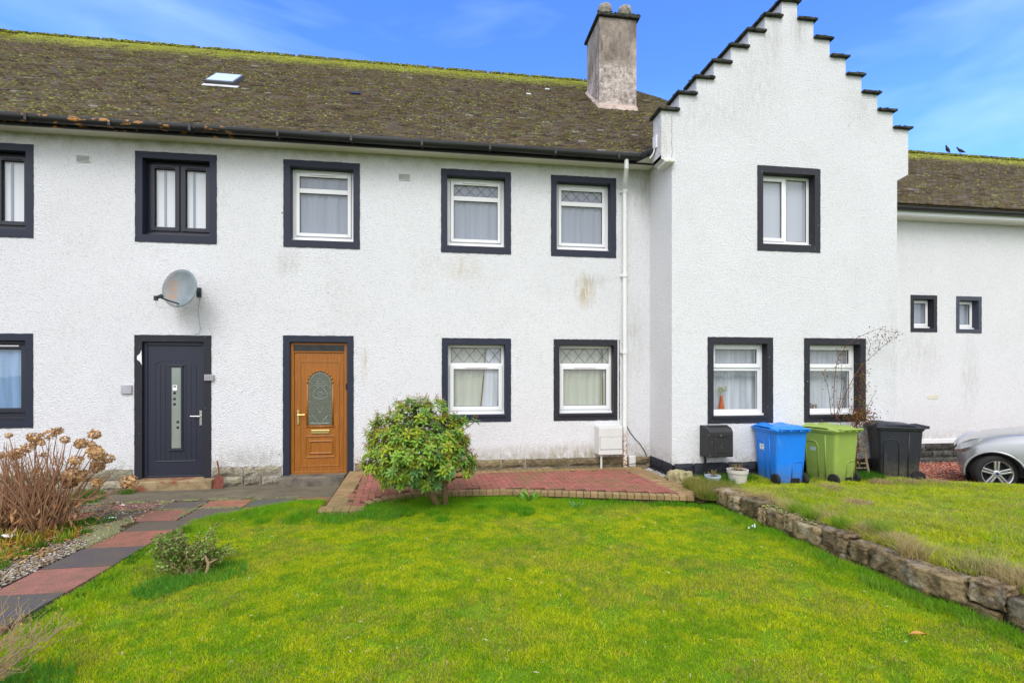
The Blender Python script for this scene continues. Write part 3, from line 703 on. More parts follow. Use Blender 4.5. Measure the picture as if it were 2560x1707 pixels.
def tiles(house, x0f, x1f, ey, ez, tp, rz, m, seed, xmin, xmax, name='roof', skip=None):
    rg = np.random.default_rng(seed); g_ = .088; w = .148; n = (1 / math.hypot(1, tp)); cs, sn = n, tp * n
    rows = int((rz - ez) / sn / g_) + 1; V = []; C = []; cnt = 0
    for r_ in range(rows):
        s = r_ * g_; y = ey + s * cs; z = ez + s * sn
        a, b = max(xmin, x0f(y)), min(xmax, x1f(y)); k0 = math.floor(a / w) - 1; k1 = math.ceil(b / w) + 1
        ks = np.arange(k0, k1); xs_ = ks * w + (r_ % 2) * w / 2 + rg.normal(0, .003, len(ks))
        for x in xs_:
            xa, xb = max(x + .002, a), min(x + w - .002, b)
            if xb - xa < .02: continue
            if skip and skip((xa + xb) / 2, y): continue
            t = .026 + rg.random() * .008 + (rg.random() > .97) * .012; sg = s + rg.normal(0, .004); tl = rg.normal(0, .003)
            y0, z0 = ey + sg * cs, ez + sg * sn; L = g_ + .03
            y1, z1 = ey + (sg + L) * cs, ez + (sg + L) * sn
            V += [(xa, y0, z0), (xb, y0, z0), (xb, y0 - t * sn, z0 + t * cs + tl), (xa, y0 - t * sn, z0 + t * cs - tl), (xb, y1 - .004 * sn, z1 + .004 * cs), (xa, y1 - .004 * sn, z1 + .004 * cs), (xa, y1, z1 - .01), (xb, y1, z1 - .01)]
            gm = float(sstep((z - ez) / (rz - ez) + .12 * (rg.random() - .5), .85, .97)) * (.5 + .5 * rg.random()); f = .75 + rg.random() * .5; u_ = rg.random(); c = np.array([.135, .100, .078]) if u_ < .6 else (np.array([.155, .13, .122]) if u_ < .85 else np.array([.08, .062, .054]))
            if rg.random() > .992: c = np.array([.30, .29, .27])
            c = c * f * (1 - gm) + np.array([.30, .32, .03]) * gm; C += [tuple(c)] * 8; cnt += 1
    b = 8 * np.arange(cnt)[:, None, None]
    F = (np.array([[0, 1, 2, 3], [3, 2, 4, 5], [0, 3, 5, 6], [1, 7, 4, 2]])[None] + b).reshape(-1, 4)
    return np_mesh(name, np.array(V), F, m, house, np.array(C))

def roof_moss(parent, x0f, x1f, ey, ez, tp, ry, n, xmin, xmax, extra=()):
    def fn(k):
        x = RNG.uniform(xmin, xmax, k); t = np.where(RNG.random(k) < .35, .82 + .18 * RNG.random(k), RNG.random(k)); y = ey + t * (ry - ey)
        a = np.array([x0f(q) for q in y]); b = np.array([x1f(q) for q in y])
        d = fbm(x * 1.3, y * 2.6, 2.2, 4, 3); ridge = sstep(t, .80, 1.0)
        keep = (x > a) & (x < b) & ((RNG.random(k) < .16 + 2.0 * np.clip(d - .42, 0, 1)) | (RNG.random(k) < ridge * 1.1))
        x, y = x[keep], y[keep]; return np.column_stack([x, y, ez + (y - ey) * tp + .018])
    o = mossy('roof_moss', fn, n, .024, [(.13, .125, .010), (.19, .19, .012), (.08, .065, .02), (.32, .32, .02), (.12, .12, .015)], None, parent=parent)
    me = o.data; k = len(me.vertices); co = np.empty(k * 3, np.float32); me.vertices.foreach_get('co', co); co = co.reshape(-1, 3) + np.array(root_loc(parent))
    c = np.empty(k * 4, np.float32); me.color_attributes['col'].data.foreach_get('color', c); c = c.reshape(-1, 4)
    t = (co[:, 1] - ey) / (ry - ey); f = sstep(t + .16 * (fbm(co[:, 0], co[:, 1], 3, 8) - .5), .80, .95) * .95
    for (ex, ey_, er) in extra: f = np.maximum(f, sstep(er - np.hypot(co[:, 0] - ex, co[:, 1] - ey_), -.02, .12))
    f = f[:, None] * (.55 + .45 * lat_noise(co[:, 0], co[:, 1], 9, 3)[:, None])
    c[:, :3] = c[:, :3] * (1 - f) + np.array([.46, .50, .015]) * f
    me.color_attributes['col'].data.foreach_set('color', c.ravel()); return o

hA = thing('terraced_house', (-6.7, YM, 0), 'white roughcast terraced house at the left with a dark blue front door', 'house')
hB = thing('terraced_house', (.3, YM, 0), 'white roughcast terraced house in the middle with a brown wooden front door', 'house')
hC = thing('gabled_house', (5.57, YW, 0), 'white house with a crow-stepped gable standing forward of the terrace', 'house')
hD = thing('terraced_house', (11, YR, 0), 'white house set back at the right with two tiny windows above the silver car', 'house')
XB = -3.0
U = (3.69, 5.05); Lw = (.93, 2.30)
holesA = [(-7.02, -5.868, *U), (-4.52, -3.382, *U), (-7.02, -5.874, *Lw), (-4.53, -3.46, .12, 2.30)]
holesB = [(-2.418, -1.267, *U), (.008, 1.155, *U), (1.83, 2.968, *U), (.020, 1.155, *Lw), (1.877, 3.028, *Lw), (-2.425, -1.362, .12, 2.315)]
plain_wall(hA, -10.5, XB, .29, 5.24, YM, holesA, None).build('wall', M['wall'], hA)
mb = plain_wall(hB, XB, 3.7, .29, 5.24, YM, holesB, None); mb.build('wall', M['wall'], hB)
# hidden shell of the houses (rear, ends, back roof)
mb = MB(); mb.box(-10.5, XB - .02, 15.9, 16.1, -.3, 5.3); mb.box(-10.5, -10.3, 8.5, 15.9, -.3, 5.3); mb.add([(-10.5, 7.9, EZ - .03), (-10.5, 16.4, EZ - .03), (-10.5, RY, RZ - .02)], [(0, 1, 2)]); mb.build('rear_wall', M['wall'], hA)
mb = MB(); mb.box(XB, 5.6, 15.9, 16.1, -.3, 5.3); mb.build('rear_wall', M['wall'], hB)
window(hA, *holesA[0], YM, 'E', M['navy'], 'dark grey upper window cut by the left edge'); window(hA, *holesA[1], YM, 'E', M['navy'], 'dark grey two-light upper window above the blue door')
window(hA, *holesA[2], YM, 'F', M['navy'], 'dark lower window with a blue vertical blind', rec=.09)
window(hB, *holesB[0], YM, 'H', M['navy'], 'upper window above the brown door'); window(hB, *holesB[1], YM, 'A', M['navy'], 'upper window with lead lattice, the middle one')
window(hB, *holesB[2], YM, 'A', M['navy'], 'upper window with lead lattice beside the downpipe')
window(hB, *holesB[3], YM, 'B', M['navy'], 'lower window with lead lattice beside the bush', sill=.02); window(hB, *holesB[4], YM, 'B', M['charcoal'], 'lower window with lead lattice and flaking surround beside the downpipe', sill=.02)
# plinths
mb = MB(); stones(mb, -10.5, -4.55, -.03, .30, YM - .012, 2, .3, .7, .03); stones(mb, -3.45, XB, .0, .30, YM - .012, 2, .3, .6, .03); mb.box(-10.5, -4.50, YM + .02, YM + .2, -.2, .292); mb.box(-3.49, XB, YM + .02, YM + .2, -.2, .292); mb.build('plinth', M['plinth_pale'], hA)
mb = MB(); stones(mb, XB, -2.44, .0, .30, YM - .012, 2, .3, .6, .03, (1.0, 1.0, 1.05)); mb.box(XB, -2.40, YM + .02, YM + .2, -.2, .292); mb.build('plinth', M['plinth_pale'], hB)
mb = MB(); stones(mb, -1.35, 3.58, .02, .31, YM - .014, 2, .4, .9, .025); mb.box(-1.39, 3.7, YM + .02, YM + .2, -.2, .292); mb.build('plinth', M['plinth'], hB)['label'] = 'brown mossy plinth'
# soffit, eaves, gutter
for h, a, b in ((hA, -10.5, XB), (hB, XB, 3.56)):
    MB().box(a, b, EY + .10, YM - .002, 5.222, 5.262).build('soffit', M['soffit'], h)
    mb = MB(); mb.box(a, b, EY + .07, EY + .10, 5.20, 5.30); mb.build('fascia', M['gutter'], h)
    bb = b if h is hA else 3.24
    pts = []; n = 10; prof = [(EY + .005 + .062 * math.cos(t), 5.300 + .075 * math.sin(t)) for t in np.linspace(math.pi, 2 * math.pi, n)]
    prof = [(EY - .057, 5.315)] + prof + [(EY + .067, 5.31)]
    mb = MB(); xs_ = np.linspace(a, bb, 40)
    mb.sweep([[(x, y, z + .004 * math.sin(x * 1.7)) for y, z in prof] + [(x, y + (.006 if i < 6 else -.006), z + .006) for i, (y, z) in reversed(list(enumerate(prof)))] for x in xs_], cap=True)
    k = a + .6
    while k < bb: mb.box(k, k + .035, EY - .064, EY + .07, 5.222, 5.318); k += 1.05
    mb.build('gutter', M['gutter'], h, bevel=0)
# mitred end of the gutter running forward to the gable
mb = MB(); mb.sweep([[(3.24 + dx * t, y0 * 0 + (EY - .057 + .124 * q) - .30 * t, 5.315 - .085 * math.sin(math.pi * q) + .0 * t) for q in np.linspace(0, 1, 8)] + [(3.24 + dx * t, (EY - .057 + .124 * q) - .30 * t, 5.325 - .07 * math.sin(math.pi * q)) for q in np.linspace(1, 0, 8)] for t, dx, y0 in ((0, .16, 0), (.5, .20, 0), (1, .20, 0))])
mb.build('gutter', M['gutter'], hB)
MB().add([(3.2, 7.95, 5.222), (3.56, 7.95, 5.222), (3.56, 7.55, 5.222), (3.38, 7.60, 5.222)], [(0, 1, 2, 3)]).build('soffit', M['soffit'], hB)
# roofs
def skyl(x, y): return -4.15 < x < -3.74 and 9.72 < y < 10.14
def inv(x): return -1e3
valley = lambda y: 3.33 + max(0, (y - 7.85)) * (5.585 - 3.33) / (10.3 - 7.85)
hipx = lambda y: 4.2 + (12.2 - y) * .73
lefta = lambda y: -10.5
mid = lambda y: XB
rightB = lambda y: min(valley(y) + .02, hipx(y))
tiles(hA, lefta, mid, EY, EZ + .02, TP, RZ, M['tile'], 1, -10.5, XB, skip=skyl); tiles(hB, mid, rightB, EY, EZ + .02, TP, RZ, M['tile'], 2, XB, 5.7)
roof_moss(hA, lefta, mid, EY, EZ + .02, TP, RY, 42000, -8.9, XB, [(-3.80, 9.48, .09), (-3.9, 9.38, .08), (-4.26, 9.60, .05)]); roof_moss(hB, mid, rightB, EY, EZ + .02, TP, RY, 48000, XB, 5.7, [(3.9, 10.0, .10), (4.35, 9.85, .22), (4.15, 9.75, .15), (1.9, 9.3, .08), (3.5, 10.02, .06)])
MB().add([(-10.5, EY + .06, EZ - .02), (XB, EY + .06, EZ - .02), (XB, RY, RZ - .03), (-10.5, RY, RZ - .03)], [(0, 1, 2, 3)]).add([(-10.5, RY, RZ - .03), (XB, RY, RZ - .03), (XB, 16.4, EZ), (-10.5, 16.4, EZ)], [(0, 1, 2, 3)]).build('roof_deck', M['soil'], hA)
MB().add([(XB, EY + .06, EZ - .02), (3.33, EY + .06, EZ - .02), (5.56, 10.3, EZ - .03 + (10.3 - EY) * TP), (4.2, RY, RZ - .03), (XB, RY, RZ - .03)], [(0, 1, 2, 3, 4)]).add([(XB, RY, RZ - .03), (4.2, RY, RZ - .03), (7.7, 16.4, EZ), (XB, 16.4, EZ)], [(0, 1, 2, 3)]).build('roof_deck', M['soil'], hB)
def ridge(h, pts, m='tile', r=.09):
    mb = MB(); mb.cc = (.08, .075, .05)
    for a, b in zip(pts[:-1], pts[1:]):
        a, b = Vector(a), Vector(b); n = max(1, int((b - a).length / .33)); 
        for i in range(n): p, q = a + (b - a) * (i / n + .01), a + (b - a) * ((i + 1) / n); mb.tube([p, q], [r * random.uniform(.9, 1.05)] * 2, 10)
    return mb.build('ridge_tiles', M[m], h)
ridge(hA, [(-10.5, RY, RZ - .01), (XB, RY, RZ - .01)]); ridge(hB, [(XB, RY, RZ - .01), (4.2, RY, RZ - .01), (5.56, 10.34, RZ - (RY - 10.34) * TP)])
# moss on the ridge line
def rm(x0, x1, y, z, n, par):
    def fn(k):
        x = RNG.uniform(x0, x1, k); keep = lat_noise(x, x * 0, 2.5, 6) + .3 * RNG.random(k) > .42; x = x[keep]; k = len(x)
        return np.column_stack([x, y - .02 - .10 * RNG.random(k), z + .030 - .06 * RNG.random(k)])
    mossy('roof_moss', fn, n, .022, [(.44, .46, .03), (.34, .38, .03), (.2, .22, .02)], None, parent=par)
rm(-10.5, XB, RY, RZ, 2600, hA); rm(XB, 4.2, RY, RZ, 2200, hB)
# rooflight
def rp(x, y, d=0): n_ = 1 / math.hypot(1, TP); return (x, y - d * TP * n_, EZ + .02 + (y - EY) * TP + d * n_)
def rbox(mb, x0, x1, y0, y1, d0, d1):
    return mb.add([rp(x0, y0, d0), rp(x1, y0, d0), rp(x1, y1, d0), rp(x0, y1, d0), rp(x0, y0, d1), rp(x1, y0, d1), rp(x1, y1, d1), rp(x0, y1, d1)], [(0, 3, 2, 1), (4, 5, 6, 7), (0, 1, 5, 4), (1, 2, 6, 5), (2, 3, 7, 6), (3, 0, 4, 7)])
sk = rbox(MB(), -4.19, -3.70, 9.69, 10.17, .0, .085).build('rooflight', M['lead'], hA, bevel=.004)
g = G('milky_rooflight_pane', .2, .5); g.col((.60, .70, .84)); rbox(MB(), -4.165, -3.725, 9.715, 10.145, .086, .092).build('pane', g.m, sk)
rbox(MB(), -4.20, -3.60, 9.57, 9.67, .028, .036).build('apron_flashing', M['flash'], sk)
rbox(MB(), 1.83, 1.93, 10.60, 10.68, .03, .042).build('slipped_tile', M['flash'], hB); rbox(MB(), 2.35, 2.45, 11.10, 11.18, .03, .042).build('slipped_tile', M['flash'], hB)
mb = MB(); rbox(mb, -1.68, -1.50, 9.72, 9.82, .035, .05); mb.build('slipped_tile', M['gutter'], hB)
# chimney
cz = 7.2
ch = MB().box(3.30, 4.12, 10.13, 11.03, 7.0, 9.22).build('chimney', M['chimney'], hB, bevel=.012)
mb = MB(); mb.add([(3.255, 10.095, 7.235), (4.15, 10.095, 7.235), (4.15, 11.07, 8.06), (3.255, 11.07, 8.06), (3.285, 10.115, 7.37), (4.13, 10.115, 7.37), (4.13, 11.05, 8.16), (3.285, 11.05, 8.16)], [(0, 1, 5, 4), (1, 2, 6, 5), (3, 0, 4, 7), (2, 3, 7, 6), (4, 5, 6, 7), (0, 3, 2, 1)])
g = G('mortar_skirt', .9, .2); g.col(g.mix(g.rng(g.noise(12, 5, .7), .4, .65), (.62, .50, .44), (.35, .28, .23))); mb.build('mortar_skirt', g.m, ch)
mb = MB(); mb.box(3.245, 4.18, 10.075, 11.09, 9.222, 9.285); mb.build('coping', M['coping'], ch, bevel=.02)
for x in (3.515, 3.965):
    MB().lathe([(.13, 9.28), (.125, 9.50), (.145, 9.53), (.15, 9.60), (.135, 9.65), (.09, 9.685), (.02, 9.70)], (x, 10.42, 0), 20).build('chimney_pot', M['pot'], ch, smooth=True)
def fnm(k): x = RNG.uniform(3.25, 4.18, k); return np.column_stack([x, 10.08 + .03 * RNG.random(k), 9.27 + .04 * RNG.random(k)])
mossy('coping_moss', fnm, 160, .02, [(.05, .06, .02), (.09, .10, .03)], None, parent=ch)
# brick air vents
def vent(h, x, z):
    v = MB().box(x, x + .19, YM - .012, YM + .01, z, z + .10).build('air_vent', M['meter_white'], h)
    mb = MB()
    for i in range(5): mb.box(x + .012, x + .178, YM - .0145, YM - .011, z + .012 + i * .018, z + .019 + i * .018)
    mb.build('vent_slots', M['gasket'], v)
vent(hA, -5.31, 4.83); vent(hB, -.67, 4.82)
# downpipe
mb = MB(); mb.tube([(3.02, 7.86, 5.25), (3.03, 7.88, 5.10), (3.06, 8.02, 4.93), (3.09, 8.12, 4.86), (3.095, 8.135, 4.78)], .036, 12); mb.tube([(3.095, 8.135, 4.8), (3.10, 8.135, .08)], .036, 12)
for z in (4.79, 3.36, 2.06, .60): mb.tube([(3.097, 8.135, z), (3.097, 8.135, z + .055)], .047, 12); mb.box(3.035, 3.16, 8.17, 8.205, z + .01, z + .045)
mb.build('downpipe', M['pipe'], hB, smooth=False)
mb = MB(); mb.tube([(3.0, 8.185, 2.79), (3.0, 8.185, .84)], .011, 8); mb.build('thin_pipe', M['pipe'], hB)
# ---- doors
def arch(x0, x1, zs, zt, n=12):
    cx = (x0 + x1) / 2; return [(cx + (x1 - x0) / 2 * math.cos(a), zs + (zt - zs) * math.sin(a)) for a in np.linspace(0, math.pi, n)]
Yd = 8.25
fr = MB(); x0, x1 = -2.325, -1.468
frame_rect(fr, x0, x1, .135, 2.205, .055, Yd - .01, Yd + .05); fr.box(x0 + .055, x1 - .055, Yd - .01, Yd + .05, 2.05, 2.085)
door = fr.build('front_door', M['oak'], hB, bevel=.006); door['label'] = 'golden oak door with an arched leaded glass panel'
lf = MB(); lf.box(x0 + .058, x1 - .058, Yd + .004, Yd + .045, .19, 2.047)
# raised mouldings
def mould(mb, poly, w, y0, y1, closed=True):
    n = len(poly)
    for i in range(n if closed else n - 1):
        a, b = poly[i], poly[(i + 1) % n]; mb.tube([(a[0], y0, a[1]), (b[0], y0, b[1])], w, 6)
yl = Yd + .004
mould(lf, [(-2.175, .265), (-1.595, .265), (-1.595, 1.905), (-2.175, 1.905)], .009, yl, 0)
mould(lf, [(-2.10, .405), (-1.665, .405), (-1.665, .735), (-2.10, .735)], .013, yl, 0); mould(lf, [(-2.04, .465), (-1.70, .465), (-1.70, .655), (-2.04, .655)], .016, yl, 0)
lf.build('door_leaf', M['oak'], door, bevel=.004)
mb = MB(); mould(mb, [(-2.10, .885), (-1.665, .885)], .016, yl, 0, False); mould(mb, [(-2.075, .90), (-2.075, 1.56)] + list(reversed(arch(-2.075, -1.69, 1.56, 1.765))) + [(-1.69, .90)], .016, yl, 0, False)
mb.build('glazing_bead', M['oak'], door, smooth=True)
poly = [(-2.062, .91), (-1.702, .91), (-1.702, 1.56)] + arch(-2.062, -1.702, 1.56, 1.75)[1:-1] + [(-2.062, 1.56)]
gp = MB().prism(poly, Yd - .002, Yd + .003).build('arched_pane', M['obscure'], door)
mb = MB(); cx = -1.882; yy = Yd - .004
def arc(cx_, cz_, r, a0, a1, rr=.004, n=8): mb.tube([(cx_ + r * math.cos(a), yy, cz_ + r * math.sin(a)) for a in np.linspace(R(a0), R(a1), n)], rr, 5)
for zz, k in ((1.62, 0), (1.59, .035), (1.59, -.035), (1.555, .05), (1.555, -.05), (1.545, 0), (1.515, .025), (1.515, -.025), (1.41, .018), (1.41, -.018), (1.385, .035), (1.385, -.035), (1.355, 0), (1.33, .04), (1.33, -.04), (1.30, .04), (1.30, -.04), (1.31, 0)): arc(cx + k, zz, .018, 10, 170)
for s in (-1, 1):
    mb.tube([(cx + s * q[0], yy, q[1]) for q in ((.02, 1.49), (.06, 1.53), (.10, 1.54), (.12, 1.52))], .004, 5)
    mb.tube([(cx + s * q[0], yy, q[1]) for q in ((.055, 1.49), (.075, 1.45), (.11, 1.40), (.10, 1.35), (.06, 1.33))], .004, 5)
    mb.tube([(cx + s * q[0], yy, q[1]) for q in ((0, 1.10), (.03, 1.15), (.045, 1.18))], .004, 5); mb.tube([(cx + s * q[0], yy, q[1]) for q in ((.03, .94), (.05, .99), (.09, 1.03), (.12, 1.06))], .004, 5)
    arc(cx + s * .075, .985, .025, 10, 170); arc(cx + s * .10, .955, .02, 180, 360)
    for zz in (1.5, 1.4, 1.28, 1.16, 1.04): arc(cx + s * .155, zz, .008, 0, 330, .003)
mb.tube([(p[0], yy, p[1]) for p in arch(-2.04, -1.724, 1.56, 1.73)], .0035, 5); mb.tube([(-2.03, yy, .935), (-1.735, yy, .935)], .003, 5)
mb.build('glass_relief', M['relief'], door)
MB().box(x0 + .045, x1 - .045, Yd - .016, Yd - .009, 2.078, 2.172).build('fanlight', simple('dark_fanlight', (.03, .032, .03), .25, .25, var=.6, vs=9), door); MB().box(x0, x1, Yd + .08, Yd + .09, 2.0, 2.2).build('room_dark_sheet', M['dark_in'], door)
mb = MB(); mb.box(-2.018, -1.742, Yd - .008, Yd + .003, .772, .835); mb.build('letter_plate', M['brass'], door, bevel=.004)
mb = MB(); mb.box(-2.228, -2.196, Yd - .012, Yd, .925, 1.14); mb.tube([(-2.212, Yd - .01, 1.075), (-2.212, Yd - .045, 1.075), (-2.10, Yd - .05, 1.078)], .009, 8); mb.build('door_handle', M['brass'], door, bevel=.003)
MB().box(-1.488, -1.462, Yd - .03, Yd + .0, 1.47, 1.56).build('doorbell', M['gasket'], door, bevel=.004)
ring(*holesB[5], (.10, .10, .1), YM - .008, Yd + .05, bottom=False).build('surround', M['navy'], door)
# blue door
fr = MB(); x0, x1 = -4.425, -3.562
frame_rect(fr, x0, x1, .13, 2.195, .05, Yd - .01, Yd + .05)
door = fr.build('front_door', M['door_blue'], hA, bevel=.006); door['label'] = 'slate blue boarded door with a narrow glass strip'
lf = MB(); lf.box(x0 + .052, x1 - .052, Yd + .004, Yd + .045, .182, 2.143)
mould(lf, [(-4.27, .39), (-3.70, .39)], .010, yl, 0, False); mould(lf, [(-4.27, .40)] + [(-4.27, 1.86)] + list(reversed(arch(-4.27, -3.70, 1.86, 1.925))) + [(-3.70, .40)], .006, yl, 0, False)
lf.build('door_leaf', M['door_blue'], door, bevel=.004)
mb = MB()
for i in range(1, 8):
    gx = -4.27 + .57 * i / 8
    for a, b in (((.40, 1.87),) if not -4.08 < gx < -3.88 else ((.40, .56), (1.86, 1.90))): mb.box(gx - .003, gx + .003, yl - .0015, yl + .0, a, b)
mb.build('board_grooves', M['gasket'], door)
mb = MB(); frame_rect(mb, -4.07, -3.885, .565, 1.84, .026, Yd - .012, Yd + .01); mb.box(-4.085, -3.87, Yd - .018, Yd + .01, 1.835, 1.85); mb.box(-4.085, -3.87, Yd - .018, Yd + .01, .555, .57); mb.build('glazing_bead', M['door_blue'], door, bevel=.004)
MB().box(-4.044, -3.911, Yd - .003, Yd + .003, .591, 1.814).build('glass_strip', M['frost'], door)
mb = MB()
for (a, z) in ((-4.0, 1.425), (-4.0, 1.335), (-4.0, 1.255), (-3.955, .985), (-3.955, .90)): MB().box(a - .017, a + .017, Yd - .006, Yd - .002, z - .016, z + .016).build('glass_square', M['gasket'], door)
nb = MB().box(-4.025, -3.96, Yd - .014, Yd - .003, 1.46, 1.545).build('doorbell', M['upvc'], door, bevel=.006); MB().box(-4.01, -3.975, Yd - .016, Yd - .0135, 1.515, 1.535).build('doorbell_eye', M['gasket'], nb)
mb = MB(); mb.box(-3.645, -3.612, Yd - .012, Yd, .93, 1.155); mb.tube([(-3.63, Yd - .01, 1.07), (-3.63, Yd - .045, 1.07), (-3.76, Yd - .05, 1.072)], .009, 8); mb.build('door_handle', M['chrome'], door, bevel=.003)
ring(*holesA[3], (.105, .10, .1), YM - .008, Yd + .05, bottom=False).build('surround', M['charcoal'], door)
MB().prism([(-4.43, 2.07), (-4.45, 2.02), (-4.49, 1.98), (-4.49, 1.93), (-4.45, 1.90), (-4.425, 1.85)], YM - .011, YM - .006).build('plaster_patch', M['upvc'], door)['label'] = 'bare white patch where paint has come off the surround'
MB().box(-4.50, -3.37, 7.98, YM - .02, -.03, .138).build('doorstep', M['step_red'], hA, bevel=.012)['label'] = 'worn sandstone doorstep'
MB().box(-2.42, -1.47, 7.98, YM - .02, -.03, .138).build('doorstep', M['step_grey'], hB, bevel=.012)['label'] = 'grey doorstep'
mb = MB(); mb.box(-4.42, -3.56, YM - .03, YM + .06, .08, .145); mb.build('threshold', M['step_red'], hA); mb = MB(); mb.box(-2.32, -1.47, YM - .03, YM + .06, .08, .145); mb.build('threshold', M['step_grey'], hB)

# ---- gabled house
SX, SZ = .293, .273
GL, GR = 3.398, 7.772
levels = [5.85 + SZ * k for k in range(8)]          # top of each coping
def in_gable(x, z):
    if z < 5.06: return 3.573 < x < 7.562
    for k in range(8):
        if z < levels[k] - .041: return GL + SX * k < x < GR - SX * k
    return False
holesC = [(5.02, 6.137, *U), (4.169, 5.295, *Lw), (5.845, 6.969, *Lw)]
xs = sorted({3.573, 7.562, *[GL + SX * k for k in range(8)], *[GR - SX * k for k in range(8)], *[h[0] + .02 for h in holesC], *[h[1] - .02 for h in holesC]})
zs = sorted({.29, 5.06, *[q - .041 for q in levels], *[h[2] + .02 for h in holesC], *[h[3] - .02 for h in holesC]})
mb = MB(); slabwall(mb, xs, zs, lambda x, z: in_gable(x, z) and not any(h[0] < x < h[1] and h[2] < z < h[3] for h in holesC), YW, YW + .30)
mb.box(3.573, 3.75, YW + .30, 8.3, .29, 5.26); mb.box(7.40, 7.562, YW + .3, 15.9, -.3, 5.0)
# corbels under the overhanging ends
mb.prism([(GL, 5.06), (GL, 5.12), (3.573, 5.12), (3.573, 4.985)], YW + .001, YW + .299); mb.prism([(GR, 5.06), (7.562, 4.945), (7.562, 5.12), (GR, 5.12)], YW + .001, YW + .299)
mb.build('wall', M['wing_wall'], hC)
mb = MB(); mb.box(3.45, 3.60, YW - .05, YW + .25, 4.99, 5.05); mb.box(3.48, 3.59, YW - .10, YW - .05, 4.975, 5.03); mb.build('corbel', M['soffit'], hC, bevel=.015)
for k in range(8):
    for s in ((0, 1) if k < 7 else (0,)):
        if k == 7: a, b = GL + SX * 7 - .05, GR - SX * 7 + .05
        elif s == 0: a, b = GL + SX * k - .05, GL + SX * (k + 1) + .0
        else: a, b = GR - SX * (k + 1), GR - SX * k + .05
        mb = MB(); n = 6; z0 = levels[k] - .042; rings = []
        for i in range(n + 1):
            x = a + (b - a) * i / n; j = lambda: random.uniform(-.006, .006)
            rings.append([(x, YW - .055 + j(), z0 + j()), (x, YW + .34 + j(), z0 + j()), (x, YW + .34 + j(), levels[k] + j()), (x, YW - .055 + j(), levels[k] - .004 + j())])
        mb.sweep(rings); mb.build('coping_stone', M['coping'], hC, bevel=.008)
def fng(k):
    L = RNG.integers(0, 8, k); s = RNG.random(k) < .5; x = np.where(s, GL + SX * L - .05 + .3 * RNG.random(k), GR - SX * L + .05 - .3 * RNG.random(k))
    return np.column_stack([x, YW - .05 + .2 * RNG.random(k), 5.85 + SZ * L + .002])
mossy('coping_moss', fng, 900, .014, [(.035, .045, .02), (.07, .08, .03), (.22, .20, .17)], None, parent=hC)
# crack by the inner corner
mb = MB(); mb.tube([(3.573 + random.uniform(-.008, .008), YW - .001, z) for z in np.arange(5.08, 5.80, .06)], .003, 4); mb.build('render_crack', M['strap'], hC)
mb = MB(); mb.box(3.372, 3.397, YW + .14, YW + .26, 5.30, 5.50); mb.tube([(3.385, YW + .2, 5.31), (3.37, YW + .22, 5.24), (3.33, YW + .26, 5.17)], .012, 6); mb.build('vent_cover', M['upvc'], hC)
window(hC, *holesC[0], YW, 'D', M['charcoal'], 'upper window with two upright panes'); window(hC, *holesC[1], YW, 'C', M['charcoal'], 'lower left window with an orange vase inside', sill=.02); window(hC, *holesC[2], YW, 'C', M['charcoal'], 'lower right window behind the climbing rose', sill=.02)
mb = MB(); stones(mb, 3.60, 7.58, -.02, .325, YW - .016, 2, .35, .8, .02)
k0 = len(mb.v); stones(mb, 0, .86, -.02, .325, 0, 2, .3, .5, .02)
for i in range(k0, len(mb.v)): x, y, z = mb.v[i]; mb.v[i] = (3.56 + y, YM - .03 - x, z)
mb.box(3.60, 7.57, YW + .02, YW + .25, -.2, .291); mb.box(3.60, 3.74, YW + .2, 8.2, -.2, .291); mb.build('plinth', M['black_paint'], hC)
# wing roof
mb = MB(); mb.cc = (.1, .085, .07)
mb.add([(3.30, YW + .301, 5.25), (3.30, 8.3, 5.25), (3.573, 12.8, 5.25), (5.585, 12.8, 7.42), (5.585, YW + .301, 7.42)], [(0, 1, 2, 3, 4)]); mb.add([(7.87, YW + .301, 5.25), (7.87, 15, 5.25), (5.585, 15, 7.42), (5.585, YW + .301, 7.42)], [(0, 1, 2, 3)]); mb.build('roof', M['tile'], hC)
# ---- right house
HX0 = 7.55
holesD = [(9.757, 10.395, 2.60, 3.378), (10.864, 11.495, 2.592, 3.376), (14.6, 15.7, 3.6, 4.8)]
plain_wall(hD, HX0, 17.5, .33, 4.96, YR, holesD, None).build('wall', M['far_wall'], hD)
mb = MB(); mb.box(HX0, 17.5, 15.0, 15.2, -.3, 5); mb.box(17.3, 17.5, YR + .26, 15, -.3, 5); mb.build('rear_wall', M['far_wall'], hD)
window(hD, *holesD[0], YR, 'G', M['charcoal'], 'tiny black-edged window, the nearer one', t=(.078, .085, .085), rec=.13)
window(hD, *holesD[1], YR, 'G', M['slate_blue'], 'tiny grey-edged window, the farther one', t=(.078, .085, .085), rec=.13); window(hD, *holesD[2], YR, 'A', M['charcoal'])
MB().box(HX0, 17.5, YR - .025, YR + .1, .255, .345).build('base_band', M['upvc'], hD, bevel=.006)
mb = MB(); stones(mb, HX0, 17.5, -.17, .25, YR - .012, 3, .35, .6, .03, (1, 1, 1), .4); mb.box(HX0, 17.5, YR + .01, YR + .2, -.3, .25); mb.build('plinth', M['far_stone'], hD)
EYD, EZD = 8.87, 5.16
MB().box(HX0, 17.5, EYD + .08, YR - .002, 4.93, 4.97).build('soffit', M['soffit'], hD); MB().box(HX0, 17.5, EYD + .06, EYD + .08, 4.95, 5.165).build('fascia', M['upvc'], hD)
mb = MB(); xs_ = np.linspace(HX0, 17.5, 20); prof = [(EYD + .055 * math.cos(t), 5.08 + .055 * math.sin(t)) for t in np.linspace(math.pi, 2 * math.pi, 9)]
mb.sweep([[(x, y, z) for y, z in prof] + [(x, y, z + .008) for y, z in reversed(prof)] for x in xs_]); mb.build('gutter', M['gutter'], hD)
